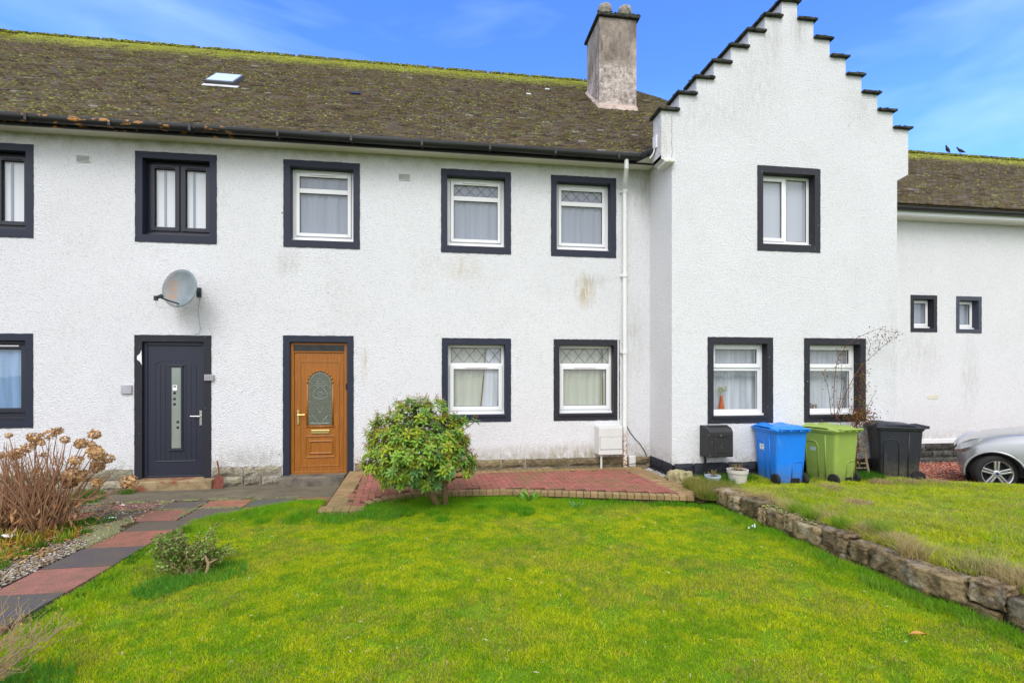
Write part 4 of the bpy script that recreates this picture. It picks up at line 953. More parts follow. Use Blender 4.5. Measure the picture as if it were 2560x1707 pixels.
RYD = 11.75; RZD = EZD + (RYD - EYD) * TP
MB().box(HX0, 17.5, EYD + .09, YR + .2, 5.0, 5.16).build('wall_head', M['soil'], hD)
tiles(hD, lambda y: HX0, lambda y: 17.5, EYD, EZD, TP, RZD, M['tile'], 3, HX0, 17.5)
roof_moss(hD, lambda y: HX0, lambda y: 17.5, EYD, EZD, TP, RYD, 22000, HX0, 17.5)
MB().add([(HX0, EYD, EZD - .03), (17.5, EYD, EZD - .03), (17.5, RYD, RZD - .04), (HX0, RYD, RZD - .04)], [(0, 1, 2, 3)]).add([(HX0, RYD, RZD - .04), (17.5, RYD, RZD - .04), (17.5, 15.2, EZD), (HX0, 15.2, EZD)], [(0, 1, 2, 3)]).build('roof_deck', M['soil'], hD)
ridge(hD, [(HX0, RYD, RZD), (17.5, RYD, RZD)], r=.08); rm(HX0, 17.5, RYD, RZD, 2600, hD)
MB().prism([(10.15, 1.24), (10.19, 1.19), (10.42, 1.19), (10.42, 1.27), (10.36, 1.285), (10.30, 1.27), (10.24, 1.28)], YR - .006, YR - .001).build('filler_patch', simple('cream_filler', (.62, .60, .48), .9, .1), hD)

# ------------------------------------------------------------------ foliage tools
def leaves(P, D, Nn, L, W, C, fold=.25, tip=.0, bend=.25):
    """P base points, D directions, Nn normals, arrays; returns V,F(quads),C"""
    n = len(P); D = D / np.linalg.norm(D, axis=1, keepdims=True); S = np.cross(D, Nn); S /= (np.linalg.norm(S, axis=1, keepdims=True) + 1e-6); U_ = np.cross(S, D)
    L = np.broadcast_to(np.asarray(L, float).reshape(-1, 1), (n, 1)); W = np.broadcast_to(np.asarray(W, float).reshape(-1, 1), (n, 1))
    a = P; m_ = P + D * L * .55 - U_ * L * bend * .2; t = P + D * L - U_ * L * bend; l = P + D * L * .5 + S * W * .5 + U_ * (W * fold - L * bend * .15); r = P + D * L * .5 - S * W * .5 + U_ * (W * fold - L * bend * .15)
    V = np.stack([a, l, t, r, m_], 1).reshape(-1, 3)
    f = np.array([[0, 4, 1], [1, 4, 2], [0, 3, 4], [3, 2, 4]]); F = (f[None] + 5 * np.arange(n)[:, None, None]).reshape(-1, 3)
    return V, F, np.repeat(C, 5, 0)
def unit(n):
    v = RNG.normal(size=(n, 3)); return v / np.linalg.norm(v, axis=1, keepdims=True)

def grass(name, P, h, w, C, lean=.5):
    """P (n,3) roots; one bent blade (quad + tip) each"""
    n = len(P); a = RNG.random(n) * 6.283; s = np.stack([np.cos(a), np.sin(a), 0 * a], 1); b = RNG.random(n) * 6.283; l = np.stack([np.cos(b), np.sin(b), 0 * b], 1) * (np.abs(RNG.normal(0, lean, n)) * h)[:, None]
    h = h[:, None]; w = np.broadcast_to(np.asarray(w, float).reshape(-1, 1), (n, 1)); up = np.array([[0, 0, 1.]])
    v0 = P - s * w * .5; v1 = P + s * w * .5; m = P + up * h * .6 + l * .35; v2 = m + s * w * .4; v3 = m - s * w * .4; t = P + up * h * .95 + l
    V = np.stack([v0, v1, v2, v3, t], 1).reshape(-1, 3)
    F = np.array([[0, 1, 2], [0, 2, 3], [3, 2, 4]]); F = (F[None] + 5 * np.arange(n)[:, None, None]).reshape(-1, 3)
    shade = np.array([.62, .62, .95, .95, 1.1]); CC = (C[:, None, :] * np.ones(5)[None, :, None]).reshape(-1, 3)
    o = np_mesh(name, V, F, M['grass'], None, CC); o['kind'] = 'stuff'; return o
def lawn_cols(x, y, n, sh=0):
    n1 = fbm(x, y, 1.9, 21 + sh, 4); n2 = fbm(x, y, 11, 31 + sh, 3); n3 = fbm(x, y, 2.0, 41 + sh, 3)
    A = np.array([.29, .50, .006]); B = np.array([.62, .66, .010]); Cc = np.array([.52, .44, .14]); D = np.array([.15, .34, .012])
    f = sstep(n1 * .42 + n2 * .58 + RNG.normal(0, .09, n), .24, .70)[:, None]; c = A * (1 - f) + B * f
    d = sstep(1 - n2 + .3 * RNG.random(n), .62, .95)[:, None] * .30; c = c * (1 - d) + D * d
    s = (RNG.random(n) < .08 + .26 * sstep(n3, .5, .68))[:, None]; c = np.where(s, Cc * (.6 + .5 * RNG.random((n, 1))), c)
    return c * (.55 + .8 * RNG.random((n, 1)))
def in_lawn(x, y):
    left = np.where(y < 6.2, -2.84 - .0 * y, -99); ok = x > left
    ok &= ~((x < -1.9) & (y > 6.24 + (x + 2.85) * .72)) & ~((x <= -1.46) & (y > 6.95)) & ~((x > -1.5) & (y > np.interp(x, FX, FY) - .02)) & (x < wallx(y) - .01) & ~((x > 3.28) & (y > 6.15))
    return ok
# -- the front lawn
n = 1250000; x = RNG.uniform(-3.9, 3.75, n); y = 1.9 + (7.0 - 1.9) * RNG.random(n) ** .95
vis = (x > -1.0 * y - .6) & (x < 1.8 * y + .5)
k = in_lawn(x, y) & vis; x, y = x[k], y[k]
bare = (fbm(x, y, 5.0, 77, 3) > .655); k = ~(bare & (RNG.random(len(x)) < .8)); x, y = x[k], y[k]; n = len(x)
edge = np.maximum(sstep(y, 5.9, 6.5), sstep(x - wallx(y), -.35, -.02)); edge = np.maximum(edge, sstep(-2.4 - x, -.1, .35) * .5)
h = (.012 + .018 * fbm(x, y, 7, 51) + .05 * edge * (.4 + .8 * fbm(x, y, 5, 52))) * (.6 + .8 * RNG.random(n)); C = lawn_cols(x, y, n)
e = np.clip(edge * 1.0 * (fbm(x, y, 2.5, 61) + .25), 0, .9)[:, None]; C = C * (1 - e) + np.array([.15, .42, .010]) * (.7 + .6 * RNG.random((n, 1))) * e
grass('lawn_grass', np.column_stack([x, y, zL(x, y) - .004]), h, .0036, C, .7)
# tufts of longer grass
def tuft(cx, cy, r, n, h, col, zf=zL, lean=.55, w=.005):
    a = RNG.random(n) * 6.283; q = r * np.sqrt(RNG.random(n)); x = cx + q * np.cos(a); y = cy + q * np.sin(a)
    return np.column_stack([x, y, zf(x, y)]), h * (.4 + .7 * RNG.random(n)), np.array(col)[None] * (.65 + .7 * RNG.random((n, 1))), w
Ps, Hs, Cs = [], [], []
def addt(*a, **k):
    p, h_, c, w = tuft(*a, **k); Ps.append(p); Hs.append(h_); Cs.append(c)
for xx in np.arange(-.9, 3.3, .09):
    addt(xx, float(np.interp(xx, FX, FY)) - .06, .06, 110, random.uniform(.05, .11), (.14, .36, .012))
for i in range(26):
    addt(random.uniform(-2.3, 3.3), random.uniform(5.9, 6.55), random.uniform(.06, .16), 240, random.uniform(.06, .11), (.14, .36, .012))
for yy in np.arange(2.3, 6.2, .12): addt(float(wallx(yy)) - .06 - random.random() * .12, yy, .08, 120, random.uniform(.05, .10), random.choice([(.12, .34, .02), (.18, .36, .03), (.22, .40, .03)]))
for (cx, cy, r, h_) in ((-2.6, 2.95, .35, .12), (-2.3, 3.0, .3, .10), (-2.2, 4.35, .2, .08), (-1.9, 4.6, .25, .07), (-.7, 6.25, .3, .11), (-1.2, 6.2, .3, .09)): addt(cx, cy, r, 900, h_, (.12, .34, .03))
for i in range(40):
    yy = random.uniform(3.9, 6.0); addt(-2.84 + random.uniform(0, .1), yy, .05, 60, random.uniform(.04, .07), (.05, .17, .01))
P_, H_, C_ = np.concatenate(Ps), np.concatenate(Hs), np.concatenate(Cs)
k = (P_[:, 0] < wallx(P_[:, 1]) - .005) & (P_[:, 0] > -2.86) & ~((P_[:, 0] > -1.5) & (P_[:, 1] > np.interp(P_[:, 0], FX, FY) - .01)); P_, H_, C_ = P_[k], H_[k], C_[k]
grass('lawn_grass_tufts', P_, H_, .005, C_, .6)
# -- neighbour's shaggy lawn
n = 480000; x = RNG.uniform(3.65, 10.5, n); y = RNG.uniform(2.2, 7.33, n)
k = (x > wallx(y) + .16 + .03 * lat_noise(x, y, 6, 3)) & (x < 2.1 * y + 1.4) & (y < lawnedge(x) + .05 + .1 * lat_noise(x, y, 3, 1)) & ~((x < 3.62) & (y > 6)); x, y = x[k], y[k]; n = len(x)
lng = fbm(x, y, 1.7, 91, 3); st = sstep(fbm(x * .6 + y * .3, y, 2.6, 95, 3), .46, .62)
nearw = sstep(wallx(y) + .75 - x, 0, .5)
h = (.032 + .04 * sstep(lng, .4, .7) + .045 * nearw) * (.45 + .8 * RNG.random(n)); C = lawn_cols(x, y, n, 9) * 1.0
straw = RNG.random(n) < .08 + .35 * st * .6 + .35 * nearw * sstep(lat_noise(x, y, 3.2, 8), .4, .7); C[straw] = np.array([.62, .52, .24]) * (.5 + .65 * RNG.random((straw.sum(), 1)))
grass('neighbour_lawn_grass', np.column_stack([x, y, zN(x, y) - .004]), h, .005, C, .95)
Ps, Hs, Cs = [], [], []
for i in range(26):
    yy = random.uniform(2.5, 5.9); addt(float(wallx(yy)) + .17 + random.random() * .2, yy, random.uniform(.06, .13), 420, random.uniform(.11, .19), (.50, .40, .19) if random.random() < .75 else (.24, .38, .03), zf=zN, lean=.9)
for (cx, cy) in ((3.62, 6.45), (3.55, 6.3), (3.75, 6.6), (3.9, 6.4), (3.48, 6.2), (3.5, 6.55), (3.6, 6.75), (3.72, 6.2), (3.44, 6.08)): addt(cx, cy, .14, 700, .15, (.30, .27, .07), zf=lambda x, y: .10 + 0 * x, lean=.8); addt(cx + .03, cy, .14, 800, .12, (.14, .30, .02), zf=lambda x, y: .1 + 0 * x)
for (cx, cy) in ((3.7, 6.95), (3.9, 7.05), (4.15, 6.95), (4.6, 7.1), (5.5, 7.1), (6.4, 7.15), (6.7, 7.0), (6.55, 6.85), (7.3, 6.95), (4.4, 7.15)): addt(cx, cy, .2, 700, .13, (.06, .20, .01), zf=zN, lean=.5)
for (cx, cy) in ((6.4, 6.5), (6.8, 6.45), (7.2, 6.4), (5.3, 6.2), (4.9, 5.3)): addt(cx, cy, .15, 500, .10, (.5, .38, .2), zf=zN, lean=.9)
grass('neighbour_grass_tufts', np.concatenate(Ps), np.concatenate(Hs), .0045, np.concatenate(Cs), .8)

# ------------------------------------------------------------------ garden stone wall, rock
def rough_block(mb, c, hx, hy, hz, ang, tone, seed, amp=.022, nn=9):
    rg = np.random.default_rng(seed); pts = {}; ca, sa = math.cos(ang), math.sin(ang); vs = []; fs = []; ph = rg.random(3) * 9
    def idx(p):
        if p not in pts:
            q = np.array(p, float) / nn * 2 - 1; l = q.copy(); m_ = np.max(np.abs(q)); r_ = np.linalg.norm(q) / 1.732
            q = q * (1 - .05 * r_ ** 8); d = amp * (np.sin(q * 3.1 + ph) + .6 * np.sin(q[[1, 2, 0]] * 6.3 + ph[[2, 0, 1]]) + rg.normal(0, .22, 3) + .35 * np.sin(q[[2, 0, 1]] * 13 + ph[[1, 2, 0]] * 2))
            x, y, z = q[0] * hx + d[0], q[1] * hy + d[1], q[2] * hz + d[2] * .6
            pts[p] = len(vs); vs.append((c[0] + x * ca - y * sa, c[1] + x * sa + y * ca, c[2] + z))
        return pts[p]
    R_ = range(nn)
    for a in R_:
        for b in R_:
            for f in ((0, 1, 2), (1, 2, 0), (2, 0, 1)):
                for e in (0, nn):
                    q = []
                    for da, db in ((0, 0), (1, 0), (1, 1), (0, 1)):
                        p = [0, 0, 0]; p[f[0]] = a + da; p[f[1]] = b + db; p[f[2]] = e; q.append(idx(tuple(p)))
                    fs.append(tuple(q if e else reversed(q)))
    mb.cc = tone; mb.add(vs, fs)
gw = thing('stone_wall', (3.7, 4.5, 0), 'low weathered sandstone garden wall between the two lawns', 'wall')
mb = MB(); yy = 6.12; i = 0
Ls = [.34, .24, .30, .15, .26, .14, .36, .30, .20, .34, .40, .22, .42, .30, .46, .28, .4, .4]
for L in Ls:
    y0, y1 = yy, yy - L; ym = (y0 + y1) / 2; x = float(wallx(ym)); ang = math.atan2(float(wallx(y1) - wallx(y0)), -(y1 - y0)) ; top = .205 + .03 * sstep(6 - ym, 0, 2) + random.uniform(-.03, .03)
    hh = random.uniform(.075, .09); f = random.choice([.45, .6, .8, 1.05]); tone = (f, f * random.uniform(.94, 1), f * random.uniform(.86, .98))
    rough_block(mb, (x + .125, ym, top - hh), .125 + random.uniform(-.01, .02), L / 2 - .004, hh, math.atan2(float(wallx(y0) - wallx(y1)), L) * -1 + random.uniform(-.06, .06), tone, i + 50, .015)
    i += 1; yy = y1
mb.build('coping_course', M['garden_stone'], gw, smooth=True)
mb = MB(); yy = 6.05
while yy > 1.4:
    L = random.uniform(.25, .55); ym = yy - L / 2; f = random.uniform(.5, .8)
    rough_block(mb, (float(wallx(ym)) + .13, ym, .015), .11, L / 2 + .004, .065, 0, (f, f * .95, f * .8), i + 90, .010); i += 1; yy -= L
mb.build('lower_course', M['garden_stone'], gw, smooth=True)
def fw(k):
    y = RNG.uniform(1.5, 6.1, k); keep = lat_noise(y, y * 0, 3.3, 5) > .45; y = y[keep]; k = len(y); return np.column_stack([wallx(y) + .02 + .2 * RNG.random(k), y, .20 + .03 * sstep(6 - y, 0, 2) + .012 * RNG.random(k)])
mossy('wall_moss', fw, 1500, .012, [(.20, .20, .03), (.30, .30, .05), (.11, .12, .03)], None, parent=gw)
mb = MB(); rough_block(mb, (3.56, 6.98, .145), .14, .13, .11, .4, (1, 1, 1), 201, .03); rough_block(mb, (3.70, 6.92, .105), .10, .10, .08, -.3, (.95, .95, .9), 202, .025)
o = mb.build('rock', M['rock'], None, smooth=True); tag(o, 'yellowish lumpy rock at the right end of the brick patio', 'rock')
mb = MB(); rough_block(mb, (-4.62, 4.62, .03), .16, .16, .09, .4, (.9, .85, .8), 203, .03)
o = mb.build('rock', M['garden_stone'], None, smooth=True); tag(o, 'brown rock at the left edge of the flower bed', 'rock')

sheet('garden_bed', np.arange(3.30, 3.86, .04), np.arange(6.02, 8.0, .1), lambda x, y: .055 + .03 * sstep(x, 3.3, 3.5) + 0 * y, M['soil'])
# pebbles, chips
def pebbles(name, fn, n, sz, cols, flat=.45): o = mossy(name, fn, n, sz, cols, None, mat='vcol_rough', flat=flat); return o
def reg(x0, x1, y0, y1, z, pred=None):
    def fn(n):
        x = RNG.uniform(x0, x1, n); y = RNG.uniform(y0, y1, n)
        if pred is not None: k = pred(x, y); x, y = x[k], y[k]
        return np.column_stack([x, y, np.full(len(x), z) + RNG.uniform(-.006, .008, len(x))])
    return fn
pebbles('slate_chips', reg(7.3, 12.5, 5.4, 9.2, -.145, lambda x, y: y > lawnedge(x)), 36000, .020, [(.42, .10, .06), (.34, .08, .05), (.50, .22, .16), (.28, .12, .09), (.45, .30, .25), (.16, .06, .05)])
edgepath = lambda x, y: (x < -3.47) & (x > -3.78 - .15 * lat_noise(x, y, 4, 1) + .12 * sstep(y, 5, 6))
pebbles('pale_gravel', reg(-4.3, -3.47, 3.2, 5.9, .008, edgepath), 8500, .013, [(.36, .32, .26), (.27, .23, .18), (.20, .17, .12), (.42, .38, .34), (.14, .11, .08), (.30, .20, .10)], .5)
pebbles('bed_gravel', reg(-6.3, -3.5, 4.0, 8.1, .012, lambda x, y: (y < 7.3) | (x < -4.6)), 9000, .012, [(.30, .25, .20), (.20, .15, .10), (.45, .40, .34), (.14, .10, .06), (.38, .22, .10)], .5)
pebbles('corner_gravel', reg(3.22, 3.62, 7.1, 8.15, .10, lambda x, y: x > 3.3 + (8.1 - y) * .08), 900, .014, [(.45, .42, .40), (.30, .28, .26), (.6, .58, .56)], .6)

# grass and dead leaves in the left bed
Ps, Hs, Cs = [], [], []
z0f = lambda x, y: 0 * x + .0
def bedt(cx, cy, r, n, h, c, **k): addt(cx, cy, r, n, h, c, zf=z0f, **k)
for i in range(60): bedt(random.uniform(-4.9, -3.75), random.uniform(4.5, 6.2), .07, 40, random.uniform(.05, .12), random.choice([(.20, .32, .02), (.12, .25, .02), (.35, .34, .04)]))
for i in range(34): bedt(random.uniform(-4.6, -3.75), random.uniform(4.9, 5.8), .03, 16, random.uniform(.12, .2), random.choice([(.30, .42, .03), (.45, .40, .05), (.45, .25, .04)]), lean=.4)
for i in range(24): bedt(random.uniform(-4.4, -3.7), random.uniform(5.9, 6.5), .06, 50, .08, (.10, .22, .02))
for i in range(20): bedt(random.uniform(-5.2, -4.4), random.uniform(7.3, 8.0), .08, 50, .08, (.12, .22, .03))
P_, H_, C_ = np.concatenate(Ps), np.concatenate(Hs), np.concatenate(Cs)
grass('bed_grass', P_, H_, .008, C_, .5)
n = 2600; x = RNG.uniform(-5.2, -3.65, n); y = RNG.uniform(4.1, 6.2, n); k = (x < -3.75 - .12 * (y - 4)) | (RNG.random(n) < .3); x, y = x[k], y[k]; n = len(x)
cc = np.array([(.55, .27, .05), (.48, .20, .04), (.40, .26, .10), (.6, .36, .10)])[RNG.integers(0, 4, n)] * (.6 + .6 * RNG.random((n, 1))); d = unit(n); d[:, 2] = np.abs(d[:, 2]) * .35; nn = unit(n); nn[:, 2] += 2
V, F, C = leaves(np.column_stack([x, y, .012 + .02 * RNG.random(n)]), d, nn, .045 + .04 * RNG.random(n), .018, cc); o = np_mesh('fallen_leaves', V, F, M['petal'], None, C); o['kind'] = 'stuff'

# ------------------------------------------------------------------ evergreen bush
bush = thing('evergreen_bush', (-.05, 6.45, 0), 'round evergreen bush with glossy whorled leaves and two bare trunks at the patio edge', 'bush')
mb = MB()
mb.tube([(-.02, 6.45, -.02), (-.10, 6.46, .16), (-.19, 6.47, .33), (-.30, 6.5, .52), (-.34, 6.5, .80), (-.30, 6.5, 1.1)], [.052, .045, .043, .035, .025, .012], 9)
mb.build('trunk', M['bark'], bush, smooth=True)
mb = MB(); mb.tube([(.06, 6.46, -.02), (.05, 6.47, .2), (.055, 6.48, .42), (.02, 6.5, .7), (-.05, 6.5, 1.0)], [.046, .038, .040, .03, .014], 9); mb.build('trunk', M['bark'], bush, smooth=True)
BC = np.array([-.27, 6.48, .745]); BR = np.array([.64, .58, .48])
def crown_pts(n, inner=0.):
    u_ = unit(n); r_ = (1 - inner * RNG.random(n)) * (.74 + .42 * lat_noise(np.arctan2(u_[:, 1], u_[:, 0]) * 1.3, u_[:, 2] * 2.2, 2.4, 15) + .10 * RNG.random(n)); p = BC + u_ * BR * r_[:, None]
    # a spire on top, left side lower
    top = np.clip(u_[:, 2] - .55, 0, 1)[:, None]; p = p + np.array([.02, 0, .26]) * top * (np.abs(u_[:, [0]]) < .45); 
    return p, u_
P, Un = crown_pts(560); P2, U2 = crown_pts(340, .45); spire = np.array([[-.33 + random.uniform(-.03, .03), 6.45 + random.uniform(-.03, .03), 1.12 + .024 * i] for i in range(8)]); P3 = np.array([[.42, 6.2, 1.12]])
P = np.concatenate([P, P2, spire, P3]); Un = np.concatenate([Un, U2, np.tile([0, 0, 1.], (8, 1)), np.array([[.3, -.3, .9]])]); k = P[:, 2] > np.where(P[:, 0] > -.45, .40, .27) + .10 * np.sin(P[:, 0] * 9); P, Un = P[k], Un[k]
mb = MB(); rg = random.Random(3)
stems = [(-.10, 6.46, .3), (.05, 6.48, .5), (-.3, 6.5, .55), (-.34, 6.5, .8), (-.05, 6.5, .9), (-.3, 6.5, 1.05)]
for i in range(0, len(P), 3):
    s = min(stems, key=lambda q: math.dist(q, P[i]) + .25 * rg.random()); mid_ = [(s[j] + P[i][j]) / 2 + rg.uniform(-.04, .04) for j in range(3)]; mid_[2] -= .03; mb.tube([s, mid_, tuple(P[i])], [.011, .007, .004], 5)
for z, a in ((.32, (-.62, 6.42, .42)), (.30, (-.75, 6.40, .36)), (.4, (.35, 6.35, .40))): mb.tube([(-.10, 6.46, .28), (-.33, 6.42, z), a] if a[0] < 0 else [(.05, 6.47, .3), (.2, 6.4, z), a], [.018, .013, .006], 6)
mb.build('branches', M['bark'], bush)
LP, LD, LN, LL, LW, LC = [], [], [], [], [], []
for p, u_ in zip(P, Un):
    ax = Vector(u_) * .75 + Vector((0, -.12, .8)); ax.normalize(); a = ax.orthogonal().normalized(); b = ax.cross(a); k_ = rg.randint(7, 11); ph = rg.random() * 6; big = rg.uniform(.8, 1.15)
    left = sstep(-(p[0] + .45), -.1, .4); tone = rg.random()
    g0 = np.array([.20, .36, .04]) if tone < .5 else (np.array([.10, .23, .055]) if tone < .72 else np.array([.32, .40, .03]))
    g0 = g0 * (1 - .5 * left) + np.array([.32, .42, .02]) * .5 * left
    for j in range(k_):
        t = ph + j * 2.4; sp = .75 + .45 * (1 - j / k_); d = (a * math.cos(t) + b * math.sin(t)) * sp + ax * (.10 + .55 * j / k_) - Vector((0, 0, .18)); d.normalize()
        LP.append(p + np.array(ax) * (.003 * j)); LD.append(d[:]); LN.append(ax[:]); LL.append(.108 * big * rg.uniform(.75, 1.1) * (1 - .35 * j / k_)); LW.append(.036 * big * rg.uniform(.8, 1.15)); LC.append(g0 * rg.uniform(.7, 1.25))
V, F, C = leaves(np.array(LP), np.array(LD), np.array(LN), LL, LW, np.array(LC), .22, 0, .14)
np_mesh('foliage', V, F, M['leaf'], bush, C)
LP, LD, LN, LC, LL = [], [], [], [], []                                # bronze flower sprays at shoot tips
for p, u_ in zip(P, Un):
    if rg.random() > .6 or p[2] < .45: continue
    for j in range(4):
        dr = Vector(u_) * .6 + Vector((rg.uniform(-.5, .5), rg.uniform(-.5, .3), .7)); dr.normalize()
        for q in range(6):
            b_ = np.array(p) + np.array(dr) * (.02 + .013 * q); dd = (unit(1)[0] * .8 + np.array(dr)); LP.append(b_); LD.append(dd); LN.append(unit(1)[0]); LL.append(.020); LC.append(np.array([(.42, .20, .06), (.50, .33, .08), (.26, .10, .05)][rg.randint(0, 2)]) * rg.uniform(.7, 1.2))
V, F, C = leaves(np.array(LP), np.array(LD), np.array(LN), LL, .009, np.array(LC)); np_mesh('flower_sprays', V, F, M['petal'], bush, C)

# ------------------------------------------------------------------ hydrangea
hy = thing('hydrangea', (-4.35, 6.1, 0), 'bare hydrangea with tan dried flower heads in front of the white wall', 'shrub')
heads = [(-4.26, 1.07, .042), (-4.34, 1.03, .047), (-4.44, 1.01, .051), (-4.51, .96, .051), (-4.48, .9, .047), (-4.57, .84, .056), (-4.13, .98, .037), (-4.04, .92, .056), (-3.93, 1.02, .051), (-3.95, .91, .033), (-3.87, .84, .066), (-3.77, .83, .061), (-3.98, .76, .051), (-3.86, .70, .061), (-3.79, .74, .047), (-3.91, .64, .056), (-4.05, .58, .085), (-4.11, .49, .056), (-3.8, .5, .047), (-3.56, .47, .068), (-4.34, .95, .028), (-4.73, 1.03, .028), (-4.79, .81, .037), (-4.75, .82, .033), (-4.62, .82, .037), (-4.36, .64, .037), (-4.42, .80, .028)]
rg = random.Random(5); mb = MB(); mb2 = MB()
def stemto(mb, b, t, r0, r1, bow=.06):
    m1_ = [b[j] + (t[j] - b[j]) * .4 + rg.uniform(-bow, bow) for j in range(3)]; m2_ = [b[j] + (t[j] - b[j]) * .75 + rg.uniform(-bow, bow) * .6 for j in range(3)]; m1_[2] += .05
    mb.tube([b, m1_, m2_, t], [r0, r0 * .8, (r0 + r1) / 2, r1], 5, cap=False)
    return m2_
for (x, z, r_) in heads:
    r_ *= 1.2; y = 6.25 + rg.uniform(-.12, .12); stemto(mb, (-4.32 + rg.uniform(-.22, .2), 6.1 + rg.uniform(-.15, .15), 0), (x, y, z - r_ * .3), .009, .004, .05)
    o_n = 80; u_ = unit(o_n); P = np.array([x, y, z]) + u_ * r_ * np.array([1, 1, .8]) * (.75 + .35 * RNG.random((o_n, 1))); nn = u_ + .5 * unit(o_n); d = np.cross(nn, unit(o_n))
    cc = np.array([(.60, .38, .18), (.46, .25, .11), (.68, .47, .25)])[RNG.integers(0, 3, o_n)] * (.65 + .6 * RNG.random((o_n, 1)))
    V, F, C = leaves(P, d, nn, r_ * .55, r_ * .5, cc); np_mesh('flower_head', V, F, M['petal'], hy, C)
for i in range(230):
    b = (-4.38 + rg.uniform(-.35, .25), 6.1 + rg.uniform(-.25, .25), 0); a = rg.uniform(-1.1, 1.0); L = rg.uniform(.45, 1.05); t = (b[0] + math.sin(a) * L * .62, b[1] + rg.uniform(-.3, .25), max(.12, math.cos(a) * L))
    q = stemto(mb, b, t, .007, .002, .04)
    if rg.random() < .7:
        for _ in range(2): mb.tube([q, (q[0] + rg.uniform(-.09, .09), q[1] + rg.uniform(-.08, .08), q[2] + rg.uniform(.05, .14))], [.003, .0015], 4, cap=False)
for pts in ([(-4.0, 6.1, .2), (-3.7, 6.0, .28), (-3.5, 5.95, .30), (-3.62, 5.9, .16)], [(-4.1, 6.1, .35), (-3.75, 6.05, .34), (-3.55, 6.0, .42)], [(-4.1, 6.1, .1), (-3.8, 6.0, .15), (-3.68, 6.2, .33), (-3.40, 6.0, .22)]): mb.tube(pts, .004, 5)
mb.build('stems', M['twig_tan'], hy)
n = 900; P = np.column_stack([RNG.normal(-4.55, .28, n), RNG.normal(6.0, .16, n), RNG.random(n) * .35]); cc = np.array([(.40, .20, .08), (.34, .22, .11), (.24, .12, .05)])[RNG.integers(0, 3, n)] * (.6 + .6 * RNG.random((n, 1)))
d = unit(n) * .5; d[:, 2] = -np.abs(d[:, 2]) - .6; V, F, C = leaves(P, d, unit(n), .10, .028, cc, bend=.5); np_mesh('withered_leaves', V, F, M['petal'], hy, C)

# ------------------------------------------------------------------ little shrub on the lawn, twiggy shrub in the corner
sh = thing('small_shrub', (-2.2, 4.6, 0), 'small sprawling shrub with tiny leaves at the path edge of the lawn', 'shrub')
mb = MB(); rg = random.Random(9); tips = []
for i in range(70):
    a = rg.uniform(2.0, 4.2) if rg.random() < .7 else rg.uniform(-.6, 1.2); L = rg.uniform(.18, .42); b = (-2.13 + rg.uniform(-.12, .08), 4.66 + rg.uniform(-.08, .08), 0)
    t = (b[0] + math.cos(a) * L * .75, b[1] + math.sin(a) * L * .45 + .05, rg.uniform(.10, .36) * (1.05 if b[0] > -2.3 else .8)); tips.append((b, t)); stemto(mb, b, t, .003, .001, .02)
mb.tube([(-1.98, 4.6, .0), (-1.965, 4.6, .09), (-1.99, 4.6, .15), (-2.03, 4.62, .19)], [.013, .012, .010, .006], 7); mb.tube([(-1.965, 4.6, .09), (-1.89, 4.58, .13)], [.008, .004], 5)
mb.build('branches', M['twig_pale'], sh)
P = []; 
for b, t in tips:
    for j in range(70): s = rg.uniform(.30, .98); P.append([b[k_] + (t[k_] - b[k_]) * s + rg.gauss(0, .02) for k_ in range(3)])
P = np.array(P); P[:, 2] = np.maximum(P[:, 2], .02); n = len(P); d = unit(n); d[:, 2] = np.abs(d[:, 2]); nn = unit(n); nn[:, 2] += 1
cc = np.array([(.14, .26, .04), (.20, .32, .05), (.30, .36, .12), (.20, .17, .05)])[RNG.integers(0, 4, n)] * (.6 + .7 * RNG.random((n, 1))); V, F, C = leaves(P, d, nn, .030, .018, cc); np_mesh('foliage', V, F, M['leaf'], sh, C)

tw = thing('twiggy_shrub', (-2.42, 2.95, 0), 'bare pale twiggy shrub in the bottom left corner', 'shrub')
mb = MB(); rg = random.Random(12); mb.tube([(-2.42, 2.95, -.02), (-2.44, 2.95, .05), (-2.47, 2.97, .10)], [.022, .018, .014], 7); buds = []
def twig(p, d, L, r, depth):
    q = [p[j] + d[j] * L * .5 + rg.uniform(-.012, .012) for j in range(3)]; e = [p[j] + d[j] * L + rg.uniform(-.015, .015) for j in range(3)]; mb.tube([p, q, e], [r, r * .85, r * .6], 5, cap=False)
    if depth == 0: buds.append(e); return
    for _ in range(rg.choice([2, 2, 3])):
        nd = Vector(d) + Vector((rg.uniform(-.9, .9), rg.uniform(-.8, .8), rg.uniform(-.35, .6))); nd.normalize(); twig(e if rg.random() < .7 else q, nd[:], L * rg.uniform(.6, .85), r * .62, depth - 1)
for i in range(28):
    dd = Vector((rg.uniform(-.8, .9), rg.uniform(-.5, .6), rg.uniform(.25, .9))); dd.normalize(); twig((-2.44 + rg.uniform(-.05, .05), 2.95 + rg.uniform(-.04, .04), rg.uniform(.03, .10)), dd[:], rg.uniform(.13, .21), .0055, 3)
mb.build('branches', M['twig_pale'], tw)
P = np.array(buds); n = len(P); V, F, C = leaves(P, unit(n) + [0, 0, .8], unit(n), .018, .009, np.tile(np.array([.42, .30, .05]), (n, 1)) * (.7 + .5 * RNG.random((n, 1)))); np_mesh('buds', V, F, M['petal'], tw, C)['kind'] = 'stuff'

